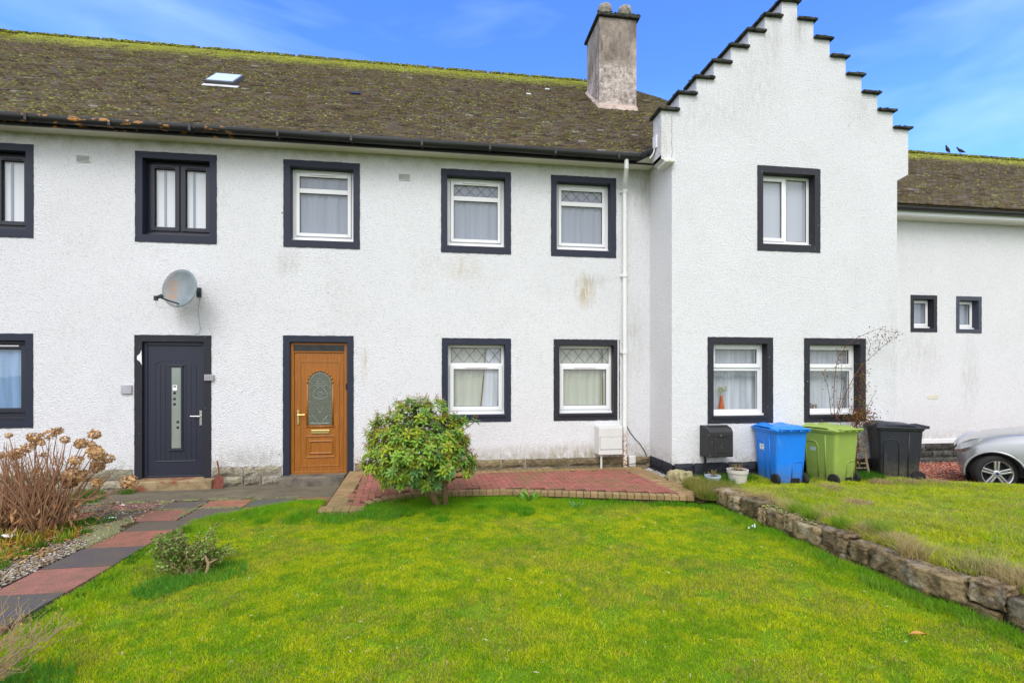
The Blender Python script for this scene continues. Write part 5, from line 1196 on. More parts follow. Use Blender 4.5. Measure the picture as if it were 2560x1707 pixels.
# ------------------------------------------------------------------ climbing rose
rs = thing('rose_bush', (6.6, 7.15, .1), 'leggy rose bush with reddish leaves rising between the green and black bins', 'shrub')
ST = [[(6.28, .97), (6.18, 1.08), (6.17, 1.39), (6.19, 1.65), (6.22, 1.87), (6.28, 2.03), (6.4, 2.17), (6.58, 2.29), (6.8, 2.38), (7.0, 2.45), (7.13, 2.41), (7.27, 2.38)], [(6.27, 1.03), (6.34, 1.29), (6.36, 1.47), (6.36, 1.64), (6.36, 1.87), (6.35, 2.05)],
 [(6.26, 1.06), (6.32, 1.24), (6.44, 1.49), (6.56, 1.69), (6.68, 1.85), (6.8, 1.95), (6.96, 2.08), (7.13, 2.21), (7.27, 2.33), (7.34, 2.44)], [(6.64, .48), (6.62, .75), (6.6, .92), (6.63, 1.11), (6.67, 1.38), (6.7, 1.64), (6.72, 1.87)],
 [(6.18, 1.03), (6.14, 1.39), (6.1, 1.56), (6.04, 1.71), (6.1, 1.81)], [(6.68, .64), (6.78, .71), (6.88, .82)], [(6.64, .52), (6.76, .61), (6.86, .64)], [(6.76, 1.02), (6.8, 1.2), (6.86, 1.31), (6.96, 1.46)], [(6.3, 1.1), (6.4, 1.31), (6.54, 1.56)],
 [(6.57, .12), (6.61, .39), (6.64, .66), (6.6, .92)], [(6.57, .12), (6.5, .5), (6.35, .8), (6.22, 1.05)], [(6.6, .9), (6.75, 1.03)], [(6.6, .5), (6.56, .8), (6.5, 1.1), (6.62, 1.3)], [(6.85, 2.02), (6.9, 2.2), (6.84, 2.32)], [(7.0, 2.1), (7.02, 2.22), (6.93, 2.38)], [(7.15, 2.22), (7.1, 2.33)]]
mb = MB(); rg = random.Random(4); P = []
for i, s in enumerate(ST):
    r0 = .011 if i in (9, 10) else .0065 if len(s) > 5 else .0045
    y = 7.15 + rg.uniform(-.05, .05); mb.tube([(x, y, z) for x, z in s], [r0 - (r0 - .002) * j / (len(s) - 1) for j in range(len(s))], 5)
    for j in range(len(s) - 1):
        a, b = s[j], s[j + 1]; z = (a[1] + b[1]) / 2; dens = 16 if (i in (3, 12)) else (12 if (z > 2.25 and a[0] > 6.8) else 5)
        if i == 0 and 1.9 < z < 2.2: dens = 16
        for _ in range(dens): t = rg.random(); P.append((a[0] + (b[0] - a[0]) * t + rg.gauss(0, .035), y + rg.gauss(0, .04), a[1] + (b[1] - a[1]) * t + rg.gauss(0, .035)))
for _ in range(420): P.append((rg.gauss(6.66, .15), 7.12 + rg.gauss(0, .06), rg.gauss(1.02, .075)))
for _ in range(170): P.append((rg.gauss(6.68, .05), 7.14 + rg.gauss(0, .05), rg.uniform(1.05, 1.75)))
for _ in range(120): P.append((rg.gauss(6.64, .04), 7.14 + rg.gauss(0, .04), rg.uniform(.2, .95)))
for i in range(14):
    a = rg.uniform(-.7, .7); mb.tube([(6.62, 7.15, .9), (6.62 + .2 * math.sin(a), 7.12, 1.05), (6.62 + .36 * math.sin(a), 7.1, 1.05 + .12 * math.cos(a))], [.005, .003, .0015], 4)
mb.build('stems', M['twig_red'], rs)
P = np.array(P); n = len(P); cc = np.array([(.20, .055, .025), (.26, .11, .03), (.15, .16, .03), (.30, .27, .04), (.13, .045, .025)])[RNG.choice(5, n, p=[.3, .25, .18, .07, .2])] * (.6 + .7 * RNG.random((n, 1)))
V, F, C = leaves(P, unit(n), unit(n), .032, .019, cc); np_mesh('leaves', V, F, M['petal'], rs, C)

# ------------------------------------------------------------------ bulbs, snowdrops, leaf, litter
def bulb(x, y, n, h, w, col, label, group=None, yaw=0):
    t = thing('bulb_plant', (x, y, float(zL(np.array([x]), np.array([y]))[0])), label, 'plant', group); rg = random.Random(int(x * 100)); z0 = t.location.z
    for i in range(n):
        a = yaw + i * 2.4; L = h * rg.uniform(.7, 1.1); d = Vector((math.cos(a) * .75, math.sin(a) * .5, 1)).normalized(); s = d.cross(Vector((0, -1, .2))).normalized(); mb = MB(); mb.cc = tuple(k * rg.uniform(.8, 1.2) for k in col); rows = []
        for j in range(7):
            u_ = j / 6; c = Vector((x + math.cos(a) * .015, y + math.sin(a) * .015, z0)) + d * L * u_ + Vector((math.cos(a), math.sin(a) * .6, -.5)) * L * .28 * u_ ** 2.4; ww = w * math.sin(math.pi * min(1, u_ * .88 + .12)) ** .7
            nn_ = s.cross(d); rows.append([c - s * ww * .5 + nn_ * ww * .15, c, c + s * ww * .5 + nn_ * ww * .15])
        mb.sweep(rows, cap=False, closed=False); mb.build('leaf', M['leaf'], t, smooth=True, normals=False)
bulb(1.17, 6.55, 8, .22, .045, (.13, .32, .03), 'clump of broad bright green bulb leaves in front of the patio')
bulb(1.72, 6.2, 9, .13, .016, (.10, .26, .06), 'clump of narrow grey-green bulb leaves on the lawn, right of the broad-leaved clump')
sd = thing('snowdrops', (3.33, 4.98, 0), 'little clump of white snowdrops at the foot of the stone wall', 'flower'); mb = MB(); mbs = MB(); rg = random.Random(2)
for i in range(5):
    x, y = 3.30 + rg.uniform(-.07, .07), 4.98 + rg.uniform(-.05, .05); mbs.tube([(x, y, 0), (x + .01, y, .07), (x + .025, y, .085)], .0016, 4); mb.lathe([(.002, .078), (.006, .072), (.008, .062), (.003, .056)], (x + .028, y, 0), 6)
mbs.build('stalks', simple('stalk_green', (.08, .22, .03), .6), sd); mb.build('blooms', M['white_label'], sd, smooth=True)
def flat_leaf(x, y, z, L, W, ang, m, label, nm='fallen_leaf'):
    mb = MB(); rows = []; ca, sa = math.cos(ang), math.sin(ang)
    for j in range(8):
        u_ = j / 7; w = W * math.sin(math.pi * min(1, max(0, (u_ - .12) / .88))) ** .8 + .003; cx_, cy_ = x + ca * L * (u_ - .5), y + sa * L * (u_ - .5); zz = z + .012 * math.sin(u_ * 3.1)
        rows.append([(cx_ - sa * w / 2, cy_ + ca * w / 2, zz + .008), (cx_, cy_, zz), (cx_ + sa * w / 2, cy_ - ca * w / 2, zz + .010)])
    mb.sweep(rows, cap=False, closed=False); o = mb.build(nm, m, None, smooth=True, normals=False); tag(o, label, 'leaf')
flat_leaf(3.02, 2.80, .035, .12, .035, -.1, M['dead_leaf'], 'orange-brown dead leaf lying on the lawn at the right')
flat_leaf(.55, 4.02, .03, .07, .018, -.5, simple('yellow_leaf', (.42, .42, .06), .7), 'yellow leaf lying in the middle of the lawn')
def crumple(x, y, z, s, label, seed, m='paper'):
    rg = np.random.default_rng(seed); mb = MB(); n = 5; V = []; F = []
    for j in range(n):
        for i in range(n): V.append((x + (i / 4 - .5) * s * (1 + .3 * rg.random()), y + (j / 4 - .5) * s * .6, z + s * .30 * rg.random()))
    for j in range(n - 1):
        for i in range(n - 1): q = j * n + i; F.append((q, q + 1, q + n + 1, q + n))
    mb.add(V, F); o = mb.build('crumpled_paper', M[m], None, normals=False); tag(o, label, 'litter')
crumple(-4.33, 5.72, .06, .11, 'crumpled white paper caught in the hydrangea stems', 1); crumple(-3.80, 6.45, .025, .07, 'small white scrap lying on the path edge beside the hydrangea', 2)
crumple(-4.06, 7.1, .02, .04, 'white scrap at the foot of the wall left of the blue door', 3)

# ------------------------------------------------------------------ satellite dish
ds = thing('satellite_dish', (-3.62, YM, 2.9), 'grey rust-spotted satellite dish on the wall above the blue door', 'satellite dish')
nrm = Vector((-.27, -.95, .12)).normalized(); c0 = Vector((-3.745, 7.93, 2.955)); sx = Vector((0, 0, 1)).cross(nrm).normalized(); sz = nrm.cross(sx)
mb = MB(); rings = []
for j in range(8):
    r_ = .275 * j / 7; rings.append([tuple(c0 + sx * r_ * math.cos(t) * .99 + sz * r_ * math.sin(t) + nrm * (.055 * (j / 7) ** 2)) for t in np.linspace(0, 2 * math.pi, 36, endpoint=False)])
rings[0] = [tuple(Vector(rings[1][k]) * .02 + c0 * .98) for k in range(36)]
back = [[tuple(Vector(p) - nrm * .018) for p in r_] for r_ in reversed(rings)]
rim = [tuple(c0 + sx * .283 * math.cos(t) + sz * .284 * math.sin(t) + nrm * .048) for t in np.linspace(0, 2 * math.pi, 36, endpoint=False)]
mb.sweep(rings + [rim] + back, cap=True); mb.build('reflector', M['dish_grey'], ds, smooth=True)
a0 = c0 - sz * .23 + nrm * .04 + sx * .0; lnb = Vector((-3.85, 7.52, 2.775))
mb = MB(); mb.tube([a0, a0 + (lnb - a0) * .5 - Vector((0, 0, .005)), lnb], .011, 6); mb.build('feed_arm', M['lnb'], ds)
mb = MB(); dv = (c0 - lnb).normalized(); mb.tube([lnb - dv * .03, lnb + dv * .03, lnb + dv * .055], [.022, .024, .03], 10); mb.box(lnb.x - .055, lnb.x - .015, lnb.y - .02, lnb.y + .02, lnb.z - .05, lnb.z + .012); mb.build('receiver', M['lnb'], ds)
mb = MB(); mb.tube([c0 - nrm * .02, (-3.63, 8.08, 2.95)], .014, 8); mb.box(-3.66, -3.60, 8.17, 8.2, 2.88, 3.02); mb.tube([(-3.63, 8.06, 2.95), (-3.63, 8.17, 2.95)], .014, 8); mb.build('wall_bracket', M['lnb'], ds)
mb = MB(); mb.tube([(-3.61, 8.18, 2.86), (-3.64, 8.19, 2.72), (-3.63, 8.19, 2.55), (-3.61, 8.19, 2.40), (-3.63, 8.19, 2.33), (-3.70, 8.19, 2.312)], .004, 5); mb.tube([tuple(lnb - Vector((.03, 0, .05))), (lnb.x - .02, lnb.y, lnb.z - .13), (lnb.x + .05, lnb.y + .05, lnb.z - .14)], .003, 5); mb.tube([a0 + Vector((-.02, -.1, -.01)), a0 + Vector((-.05, -.06, -.06)), a0 + Vector((0, 0, -.02))], .003, 5)
mb.build('cable', M['cable_grey'], ds)

# ------------------------------------------------------------------ plaques, meter boxes, cable
o = MB().box(-4.70, -4.555, YM - .03, YM - .006, 1.42, 1.55).build('number_plaque', simple('pale_number_plaque', (.42, .41, .45), .4, .5, .2, var=.25, vs=9), None, bevel=.004); tag(o, 'small pale plaque on the wall left of the blue door', 'plaque')
o = MB().box(-3.55, -3.415, YM - .035, YM - .010, 1.612, 1.705).build('number_plaque', M['plaque'], None, bevel=.004); tag(o, 'small grey plaque at the right jamb of the blue door', 'plaque')
mw = thing('meter_box', (2.8, YM, .37), 'white meter box on the wall left of the downpipe', 'meter box')
MB().add([(2.585, YM - .002, .37), (3.075, YM - .002, .37), (3.075, YM - .002, .845), (2.585, YM - .002, .845), (2.60, 8.0, .372), (3.01, 8.0, .372), (3.01, 8.0, .825), (2.60, 8.0, .825)], [(0, 1, 5, 4), (1, 2, 6, 5), (2, 3, 7, 6), (3, 0, 4, 7), (4, 5, 6, 7), (0, 3, 2, 1)]).build('housing', M['meter_white'], mw, bevel=.01)
MB().box(2.62, 3.0, 7.993, 8.001, .465, .67).build('door_panel', M['meter_white'], mw, bevel=.003); mb = MB(); mb.lathe([(.006, 7.99), (.006, 7.996)], (2.81, 0, .655), 8, 'Y'); frame_rect(mb, 2.616, 3.004, .461, .674, .003, 7.997, 8.0005); mb.build('lock', M['gasket'], mw)
mb = MB(); mb.tube([(2.66, 8.06, .39), (2.66, 8.06, .10)], .017, 10); mb.build('conduit', M['meter_white'], mw)
o = MB().box(3.175, 3.30, 8.13, YM - .0, .135, .325).build('junction_box', M['meter_white'], None, bevel=.02, seg=3); tag(o, 'small white rounded utility box on the plinth right of the downpipe', 'utility box')
mk = thing('meter_box', (4.3, YW, .44), 'black meter box with flaking paint on the gabled house, above the flower pots', 'meter box')
MB().add([(4.03, YW - .002, .43), (4.50, YW - .002, .43), (4.50, YW - .002, .915), (4.03, YW - .002, .915), (4.055, 7.12, .44), (4.452, 7.12, .44), (4.452, 7.12, .83), (4.055, 7.12, .83), (4.055, 7.17, .885), (4.452, 7.17, .885)], [(0, 1, 5, 4), (1, 2, 9, 6, 5), (2, 3, 8, 9), (3, 0, 4, 7, 8), (4, 5, 6, 7), (7, 6, 9, 8), (0, 3, 2, 1)]).build('housing', M['meter_black'], mk, bevel=.014)
mb = MB(); mb.box(4.13, 4.425, 7.112, 7.122, .455, .80); mb.build('door_panel', M['meter_black'], mk, bevel=.004)
mb = MB()
for z in (.745, .495):
    mb.box(4.18, 4.36, 7.107, 7.113, z, z + .006); mb.box(4.18, 4.36, 7.107, 7.113, z + .016, z + .021)
mb.build('louvres', M['gasket'], mk); mb = MB(); mb.tube([(4.09, 7.30, .44), (4.09, 7.30, .08)], .018, 10); mb.build('conduit', M['gasket'], mk)
mb = MB(); mb.tube([(3.14, 8.19, .90), (3.15, 8.19, .84), (3.20, 8.185, .74), (3.29, 8.185, .62), (3.39, 8.185, .52), (3.45, 8.185, .43), (3.50, 8.18, .33), (3.515, 8.17, .2), (3.45, 8.15, .18), (3.3, 8.12, .20), (3.15, 8.09, .19), (3.05, 8.10, .17), (3.04, 8.10, .10)], .0055, 6)
o = mb.build('cable', M['cable_black'], None, smooth=True); tag(o, 'thin black cable curving down the wall from the downpipe to the plinth', 'cable')

# ------------------------------------------------------------------ bins
def make_bin(kind, m, label, loc, rz, scale=1.0):
    t = thing('wheelie_bin', (0, 0, 0), label, 'bin', 'wheelie bins in front of the gabled house')
    mb = MB()                                                   # local: back (wheels, hinge) at -y
    secs = [(.015, .205, .225, .03, 0), (.05, .215, .24, .035, 0), (.14, .222, .25, .04, 0), (.45, .238, .275, .045, 0), (.80, .250, .298, .05, .0), (.83, .252, .300, .05, 0), (.835, .268, .315, .05, 0), (.872, .270, .318, .05, 0), (.875, .262, .31, .05, 0)]
    mb.sweep([rrect(hx, hy, r, z, 5, 0, cy) for z, hx, hy, r, cy in secs])
    body = mb.build('body', m, t, bevel=.004)
    rb = MB()                                                   # moulded outlines on the sides and back
    for s in (-1, 1):
        X = lambda z: s * (.2145 + .043 * z + .004)
        pts = [(X(z), y, z) for y, z in ((.02, .10), (.02, .60), (.04, .66), (.10, .685), (.17, .685), (.215, .66), (.225, .60), (.225, .10))]; rb.tube(pts, .008, 6)
        rb.tube([(X(.1), -.10, .1), (X(.8), -.11, .8)], .010, 6)
    Yb = lambda z: -(.243 + .070 * z + .003)
    rb.tube([(x, Yb(z), z) for x, z in ((.02, .12), (.02, .33), (.035, .37), (.06, .385), (.16, .385), (.185, .37), (.195, .33), (.195, .12))], .007, 6)
    rb.build('moulded_ribs', m, t, smooth=True)
    nt_ = MB(); nt_.box(.01, .15, -.262, -.235, .03, .115); nt_.build('foot_recess', M['gasket'], t, bevel=.01)
    ld = MB(); n = 12; rings = []
    def top(x, y):
        h = .040 * (1 - (abs(y) / .36) ** 3) + .012
        for hx_ in (-.15, .15): h += .034 * math.exp(-((x - hx_) / .06) ** 2) * float(sstep(np.array([y]), -.05, .22)[0]) * (1 if y < .30 else .4)
        return .885 + h - .018 * (y < -.2)
    nx, ny = 18, 22; V = []; F = []; hx, hy = .285, .345
    for j in range(ny + 1):
        for i in range(nx + 1):
            u_, v_ = i / nx * 2 - 1, j / ny * 2 - 1; k_ = 1 - .06 * (abs(u_) ** 6) * (abs(v_) ** 6); x, y = u_ * hx * k_, v_ * hy * k_ + .01
            e = max(abs(u_), abs(v_)); z = top(x, y) * (1 if e < .97 else 1) - (.022 if e > .99 else 0); V.append((x, y, z))
    for j in range(ny):
        for i in range(nx): q = j * (nx + 1) + i; F.append((q, q + 1, q + nx + 2, q + nx + 1))
    ld.add(V, F); k0 = len(ld.v); ld.sweep([rrect(.286, .346, .05, .868, 5, 0, .01), rrect(.288, .348, .05, .885, 5, 0, .01), rrect(.284, .344, .05, .895, 5, 0, .01)], cap=False)
    ld.box(-.10, .10, .345, .385, .868, .888)
    lid = ld.build('lid', m, t, smooth=True); lid.modifiers.new('b', 'BEVEL').width = .004
    hb = MB(); hb.tube([(-.235, -.372, .905), (.235, -.372, .905)], .014, 8)
    for x in (-.22, -.08, .08, .22): hb.box(x - .018, x + .018, -.378, -.30, .87, .912)
    hb.build('handle', m, t, bevel=.004)
    for s in (-1, 1):
        w = MB(); w.lathe([(.03, s * .20), (.088, s * .205), (.095, s * .215), (.095, s * .245), (.088, s * .255), (.03, s * .257)], (0, -.235, .093), 22, 'X'); w.build('wheel', M['rubber'], t)
    ax = MB(); ax.tube([(-.24, -.235, .093), (.24, -.235, .093)], .010, 8); ax.build('axle', M['chrome'] if kind != 'black' else M['rubber'], t)
    if kind in ('blue', 'green'):
        Xs = -.2545 + .0
        yA, yB, zA, zB = (.045, .155, .50, .62) if kind == 'blue' else (.055, .155, .42, .58)
        xs_ = lambda z: -(.2145 + .043 * z + .0035)
        lb = MB().add([(xs_(zA), yB, zA), (xs_(zA), yA, zA), (xs_(zB), yA, zB), (xs_(zB), yB, zB), (xs_(zA) + .003, yB, zA), (xs_(zA) + .003, yA, zA), (xs_(zB) + .003, yA, zB), (xs_(zB) + .003, yB, zB)], [(0, 1, 2, 3), (4, 7, 6, 5), (0, 4, 5, 1), (1, 5, 6, 2), (2, 6, 7, 3), (3, 7, 4, 0)]).build('sticker', M['white_label'] if kind == 'blue' else M['pale_label'], t)
        if kind == 'blue':
            cu = bpy.data.curves.new('numerals', 'FONT'); cu.body = '45'; cu.size = .052; cu.extrude = .0006; cu.align_x = 'CENTER'; to = bpy.data.objects.new('tmp', cu); COL.objects.link(to)
            me = bpy.data.meshes.new_from_object(to.evaluated_get(bpy.context.evaluated_depsgraph_get())); bpy.data.objects.remove(to)
            me.transform(Matrix.Translation((xs_(.57) - .002, .10, .57)) @ Matrix.Rotation(R(-90), 4, 'Z') @ Matrix.Rotation(R(90 - 2.5), 4, 'X')); finish(me, 'house_number', M['ink'], lb)
            tl = MB()
            rgx = random.Random(1); y = .138
            while y > .062: L = rgx.uniform(.005, .010); z_ = .532; tl.box(xs_(z_) - .0012, xs_(z_) - .0002, y - L, y, z_ - .003, z_ + .004); y -= L + .003
            tl.build('address_line', M['ink'], lb)
    t.location = loc; t.rotation_euler = (0, 0, rz); t.scale = (scale * .97, scale * .97, scale * .935); return t
make_bin('blue', M['blue_bin'], 'blue wheelie bin with a white number sticker', (5.17, 7.03, .055), R(-2), 1.0)
make_bin('green', M['green_bin'], 'lime green wheelie bin between the blue bin and the rose bush', (5.95, 6.95, .055), R(13), .99)
make_bin('black', M['black_bin'], 'black wheelie bin nearest the silver car', (7.15, 7.02, .045), R(64), 1.02)

# ------------------------------------------------------------------ pots, ladder, shovel, vase
def pot(x, y, z, h, r0, r1, m, label, rim=.03):
    t = thing('flower_pot', (x, y, z), label, 'flower pot', 'flower pots under the black meter box')
    MB().lathe([(r0, z), (r0 + (r1 - r0) * .82, z + h - rim * 1.1), (r1 + .006, z + h - rim), (r1 + .008, z + h), (r1 - .006, z + h), (r1 - .014, z + h - .03)], (x, y, 0), 28).build('pot', m, t, smooth=False)
    MB().lathe([(r1 - .012, z + h - .028), (r1 - .03, z + h - .02), (.005, z + h - .012)], (x, y, 0), 20).build('compost', M['soil'], t)
    mb = MB(); rg = random.Random(int(x * 10)); P = []
    for i in range(26):
        a = rg.random() * 6.28; q = rg.random() * r1 * .8; b = (x + q * math.cos(a), y + q * math.sin(a), z + h - .02); e = (b[0] + rg.uniform(-.04, .04), b[1] + rg.uniform(-.04, .04), b[2] + rg.uniform(.02, .08)); mb.tube([b, e], [.002, .001], 4)
        for _ in range(5): P.append([e[k] + rg.gauss(0, .012) for k in range(3)])
    mb.build('dead_stems', M['twig_red'], t); P = np.array(P); n = len(P); V, F, C = leaves(P, unit(n), unit(n), .022, .010, np.array([(.34, .2, .08), (.22, .1, .05), (.2, .24, .05)])[RNG.integers(0, 3, n)]); np_mesh('dead_leaves', V, F, M['petal'], t, C); return t
pot(3.985, 6.90, .068, .150, .075, .108, M['pot_blue'], 'small pale blue plastic flower pot'); pot(4.40, 6.93, .066, .225, .115, .145, M['pot_grey'], 'larger stone-grey flower pot with a thick rim', .05)
ld = thing('wooden_ladder', (6.64, 7.16, .1), 'short weathered wooden ladder leaning beside the black bin', 'ladder')
MB().tube([(6.56, 7.13, .09), (6.63, 7.27, .50)], .016, 6).build('rail', M['old_wood'], ld); MB().tube([(6.80, 7.12, .09), (6.84, 7.26, .51)], .018, 6).build('rail', M['old_wood'], ld)
for t in (.28, .45, .93): MB().tube([(6.56 + .07 * t, 7.13 + .14 * t, .09 + .41 * t), (6.80 + .04 * t, 7.12 + .14 * t, .09 + .41 * t)], .013, 6).build('rung', M['old_wood'], ld)
sv = thing('shovel', (-3.27, 8.02, 0), 'small rusty red shovel leaning on the wall between the doors', 'shovel')
mb = MB(); rows = []
for z, w in ((.01, .072), (.05, .072), (.12, .068), (.165, .062), (.185, .03)): rows.append([(-3.29 + w * s, 7.98 + .30 * z + .016 * s * s, z) for s in (-1, -.5, 0, .5, 1)] + [(-3.29 + w * s, 7.986 + .30 * z + .016 * s * s, z) for s in (1, .5, 0, -.5, -1)])
mb.sweep(rows); mb.build('blade', M['rust'], sv); MB().tube([(-3.29, 8.03, .15), (-3.31, 8.09, .27), (-3.35, 8.13, .40)], .011, 7).build('shaft', M['rust'], sv)
vs = thing('vase', (4.68, 7.62, 1.05), 'slim orange vase with yellow-green blooms inside the left ground-floor window of the gabled house', 'vase')
MB().lathe([(.03, 1.045), (.042, 1.10), (.046, 1.17), (.032, 1.26), (.022, 1.33), (.026, 1.36)], (4.52, 7.565, 0), 18).build('vase_body', M['vase'], vs, smooth=True)
n = 130; P = np.concatenate([np.array([4.50, 7.57, 1.46]) + unit(n // 2) * .035, np.array([4.57, 7.57, 1.47]) + unit(n // 2) * .038]); V, F, C = leaves(P, unit(n), unit(n), .02, .012, np.tile(np.array([.42, .42, .06]), (n, 1))); np_mesh('blooms', V, F, M['petal'], vs, C)
mb = MB(); mb.tube([(4.52, 7.57, 1.34), (4.50, 7.57, 1.44)], .003, 5); mb.tube([(4.52, 7.57, 1.34), (4.57, 7.57, 1.45)], .003, 5); mb.build('stalks', M['twig_tan'], vs)
fb = thing('flower_bowl', (6.1, 7.6, 1.05), 'bowl of white and purple flowers inside the window behind the rose bush', 'flowers')
MB().lathe([(.03, 1.045), (.05, 1.08), (.045, 1.11)], (6.12, 7.58, 0), 14).build('bowl', M['frost'], fb, smooth=True)
n = 200; P = np.array([6.12, 7.57, 1.16]) + unit(n) * np.array([.10, .04, .045]); cols = np.array([(.7, .68, .58), (.7, .68, .58), (.3, .06, .2), (.05, .10, .04)])[RNG.integers(0, 4, n)]; V, F, C = leaves(P, unit(n), unit(n), .035, .025, cols); np_mesh('blooms', V, F, M['petal'], fb, C)

# ------------------------------------------------------------------ pigeons on the far ridge
def pigeon(x, y, z, rz, label):
    t = MB(); prof = [(-.17, -.035, .012), (-.10, -.01, .03), (-.03, .02, .055), (.04, .045, .058), (.09, .08, .042), (.115, .115, .028), (.13, .145, .030), (.15, .155, .022), (.168, .150, .006), (.185, .146, .003)]
    rings = [[(d_, r_ * math.cos(a), h_ + .10 + r_ * .95 * math.sin(a)) for a in np.linspace(0, 2 * math.pi, 10, endpoint=False)] for d_, h_, r_ in prof]; t.sweep(rings)
    for s in (-1, 1): t.tube([(.02, s * .022, .10), (.025, s * .022, .0)], [.008, .005], 5); t.tube([(.0, s * .022, .002), (.05, s * .022, .002)], .004, 4)
    for i in range(len(t.v)): t.v[i] = (t.v[i][0] * 1.0, t.v[i][1], t.v[i][2])
    o = t.build('pigeon', M['pigeon'], None, smooth=True); o.location = (x, y, z); o.scale = (.72, .72, .72); o.rotation_euler = (0, 0, rz); tag(o, label, 'bird')
pigeon(13.62, RYD, RZD + .075, R(200), 'left pigeon of the two perched on the far roof ridge'); pigeon(14.03, RYD, RZD + .075, R(170), 'right pigeon of the two perched on the far roof ridge')

# ------------------------------------------------------------------ silver car (front towards the left, mostly out of frame)
car = thing('car', (10.0, 7.58, -.155), 'silver hatchback parked on the red chippings, only its front wing and wheel in view', 'car')
GZ = -.155; cy0 = 7.60; half = .80
# stations: x, half width, bottom z, belt z, top z, top half width
STN = [(8.29, .28, .13, .38, .44, .22), (8.31, .50, .08, .44, .50, .40), (8.36, .66, .06, .49, .56, .54), (8.44, .765, .05, .54, .63, .63), (8.70, .80, .05, .62, .735, .68), (9.10, .805, .05, .67, .80, .69), (9.42, .81, .05, .70, .86, .69), (9.85, .815, .05, .72, 1.10, .60), (10.25, .815, .05, .74, 1.24, .57), (10.9, .815, .05, .75, 1.27, .57), (11.4, .81, .06, .76, 1.20, .56), (11.75, .78, .08, .76, 1.02, .58), (11.95, .70, .12, .70, .80, .56), (12.0, .6, .16, .55, .62, .5)]
def carsec(x, w, zb, zbelt, zt, wt):
    h = [(w * .90, zb), (w * .985, zb + .10), (w, zb + (zbelt - zb) * .5), (w * .985, zbelt - .06), (w * .955, zbelt), (wt + (w * .93 - wt) * .45, zbelt + (zt - zbelt) * .55), (wt, zt - .025), (wt * .8, zt), (wt * .35, zt + .012)]
    return [(x, cy0 - a, z) for a, z in h] + [(x, cy0 + a, z) for a, z in reversed(h)]
mb = MB(); mb.sweep([carsec(*s) for s in STN]); body = mb.build('body', M['silver'], car, smooth=True)
cut = MB()
for wx in (8.73, 11.15): cut.lathe([(.355, cy0 - 1.0), (.355, cy0 - .50)], (wx, 0, .115), 40, 'Y'); cut.lathe([(.355, cy0 + .50), (.355, cy0 + 1.0)], (wx, 0, .115), 40, 'Y')
co = cut.build('cutter', None, car); ss = body.modifiers.new('s', 'SUBSURF'); ss.levels = ss.render_levels = 2; bo = body.modifiers.new('b', 'BOOLEAN'); bo.object = co; bo.operation = 'DIFFERENCE'; bo.solver = 'EXACT'
bpy.context.view_layer.update(); me = bpy.data.meshes.new_from_object(body.evaluated_get(bpy.context.evaluated_depsgraph_get())); body.modifiers.clear(); body.data = me; bpy.data.objects.remove(co)
if not me.materials: me.materials.append(M['silver'])
me.polygons.foreach_set('use_smooth', [True] * len(me.polygons))
for s in (-1, 1):
    mb = MB()
    for wx in (8.73, 11.15): mb = MB(); mb.tube([(wx + .362 * math.cos(a), cy0 + s * .798, .115 + .362 * math.sin(a)) for a in np.linspace(R(-8), R(188), 24)], .016, 8); mb.build('arch_lip', M['silver'], car, smooth=True)
for wx in (8.73, 11.15):
    for q in (-1, 1): MB().lathe([(.352, cy0 + q * .70), (.352, cy0 + q * .48), (.02, cy0 + q * .48)], (wx, 0, .115), 30, 'Y', cap=False).build('wheel_well', M['gasket'], car)
mb = MB(); mb.box(8.36, 8.42, cy0 - .60, cy0 + .60, .00, .07); mb.build('lower_bumper', M['gasket'], car, bevel=.01)
steer = []
def wheel(wx, s):
    yo = cy0 + s * .79; cz_ = GZ + .285; sg = s
    tyre = MB().lathe([(.195, yo - sg * .01), (.245, yo), (.275, yo - sg * .015), (.286, yo - sg * .04), (.286, yo - sg * .16), (.27, yo - sg * .19), (.195, yo - sg * .2)], (wx, 0, cz_), 40, 'Y', cap=False)
    w = tyre.build('wheel', M['rubber'], car, smooth=True)
    rm_ = MB(); rm_.lathe([(.198, yo - sg * .19), (.200, yo - sg * .02), (.206, yo - sg * .002), (.192, yo - sg * .012), (.185, yo - sg * .06)], (wx, 0, cz_), 40, 'Y', cap=False)
    for i in range(5):
        a = R(90 + 72 * i); k0 = len(rm_.v)
        for off in (-.018, .018):
            rm_.add([(wx + off - .013, yo - sg * .02, cz_ + .03), (wx + off + .013, yo - sg * .02, cz_ + .03), (wx + off * 1.3 + .014, yo - sg * .012, cz_ + .19), (wx + off * 1.3 - .014, yo - sg * .012, cz_ + .19), (wx + off - .013, yo - sg * .05, cz_ + .03), (wx + off + .013, yo - sg * .05, cz_ + .03), (wx + off * 1.3 + .014, yo - sg * .045, cz_ + .19), (wx + off * 1.3 - .014, yo - sg * .045, cz_ + .19)], [(0, 1, 2, 3), (4, 7, 6, 5), (0, 3, 7, 4), (1, 5, 6, 2), (0, 4, 5, 1), (3, 2, 6, 7)])
        rm_.rot(k0, a - R(90), (wx, yo, cz_), 'Y')
    rm_.lathe([(.05, yo - sg * .06), (.05, yo - sg * .018), (.03, yo - sg * .014)], (wx, 0, cz_), 20, 'Y'); rm_.build('rim', M['alloy'], w, bevel=.004)
    MB().lathe([(.183, yo - sg * .10), (.01, yo - sg * .10)], (wx, 0, cz_), 24, 'Y', cap=False).build('brake_disc', M['gasket'], w)
    steer.append(w)
    b = MB(); b.lathe([(.020, yo - sg * .016), (.020, yo - sg * .008), (.012, yo - sg * .006)], (wx, 0, cz_), 16, 'Y'); b.build('hub_badge', M['blue_badge'], w)
for wx in (8.73, 11.15):
    for s in (-1, 1): wheel(wx, s)
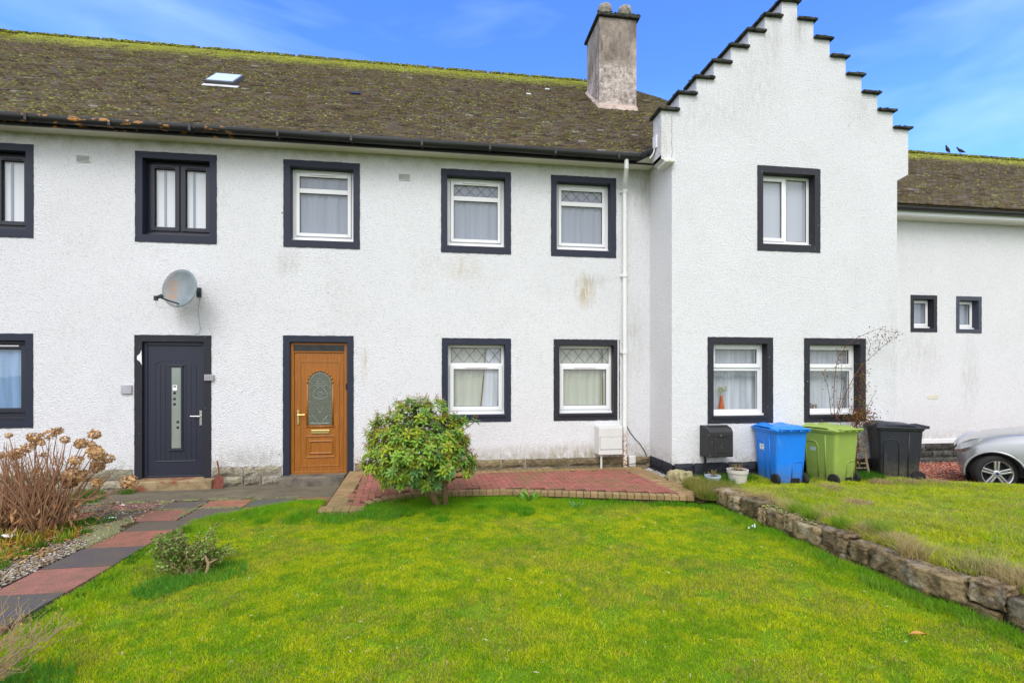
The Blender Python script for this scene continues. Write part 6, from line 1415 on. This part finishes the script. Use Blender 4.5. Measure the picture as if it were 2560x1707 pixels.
for q, o in enumerate(steer[:2]):
    c_ = Vector((8.73 - 10.0, (-.70, .70)[q] + .02, 0)); Mx = Matrix.Translation(c_) @ Matrix.Rotation(R(22), 4, 'Z') @ Matrix.Translation(-c_)
    for ch in [o, *o.children]: ch.data.transform(Mx)
# lamps, glazing
for s in (-1, 1):
    V = [(8.26, cy0 + s * .53, .44), (8.345, cy0 + s * .70, .47), (8.45, cy0 + s * .785, .53), (8.60, cy0 + s * .715, .675), (8.46, cy0 + s * .67, .64), (8.33, cy0 + s * .585, .555)]
    c_ = Vector((0, s * -.06, -.05)); V2 = [tuple(Vector(v) + c_) for v in V]; V = [(v[0] - .012, v[1] + s * .008, v[2] + .006) for v in V]
    MB().add(V + V2, [tuple(range(6)), tuple(reversed(range(6, 12)))] + [(i, (i + 1) % 6, (i + 1) % 6 + 6, i + 6) for i in range(6)]).build('headlight', M['lens'], car, bevel=.006)
    MB().box(9.15, 9.22, cy0 + s * .803 - .006, cy0 + s * .803 + .006, .485, .515).build('indicator', M['orange'], car, bevel=.006)
    MB().add([(9.62, cy0 + s * .80, .80), (11.3, cy0 + s * .80, .84), (11.25, cy0 + s * .63, 1.14), (10.1, cy0 + s * .64, 1.16)], [(0, 1, 2, 3)]).build('side_window', M['car_glass'], car)
    MB().box(9.66, 9.80, cy0 + s * .93 - .06, cy0 + s * .93 + .05, .80, .90).build('wing_mirror', M['silver'], car, bevel=.03, seg=3)
MB().add([(9.44, cy0 - .63, .875), (9.44, cy0 + .63, .875), (10.13, cy0 + .53, 1.225), (10.13, cy0 - .53, 1.225)], [(0, 1, 2, 3)]).build('windscreen', M['car_glass'], car)
mb = MB(); mb.tube([(9.40, cy0 - .5, .88), (9.5, cy0 - .1, .93)], .008, 5); mb.build('wiper', M['gasket'], car)

car.rotation_euler = (0, 0, R(-49))
_p = Vector((8.73 - 10.0, 6.81 - 7.58, 0)); _p.rotate(Matrix.Rotation(R(-49), 3, 'Z').to_euler()); car.location = (8.67 - _p.x, 6.74 - _p.y, -.145)

# little bits of leaf and twig lying in the lawn
n = 420; x = RNG.uniform(-2.6, 3.4, n); y = 2.3 + 4.2 * RNG.random(n); k = in_lawn(x, y); x, y = x[k], y[k]; n = len(x)
cc = np.array([(.30, .18, .07), (.45, .36, .18), (.20, .12, .06), (.5, .44, .3)])[RNG.integers(0, 4, n)]; d = unit(n); d[:, 2] *= .2; nn = unit(n); nn[:, 2] += 2
V, F, C = leaves(np.column_stack([x, y, .028 + .01 * RNG.random(n)]), d, nn, .018 + .022 * RNG.random(n), .009, cc); o = np_mesh('lawn_debris', V, F, M['petal'], None, C); o['kind'] = 'stuff'
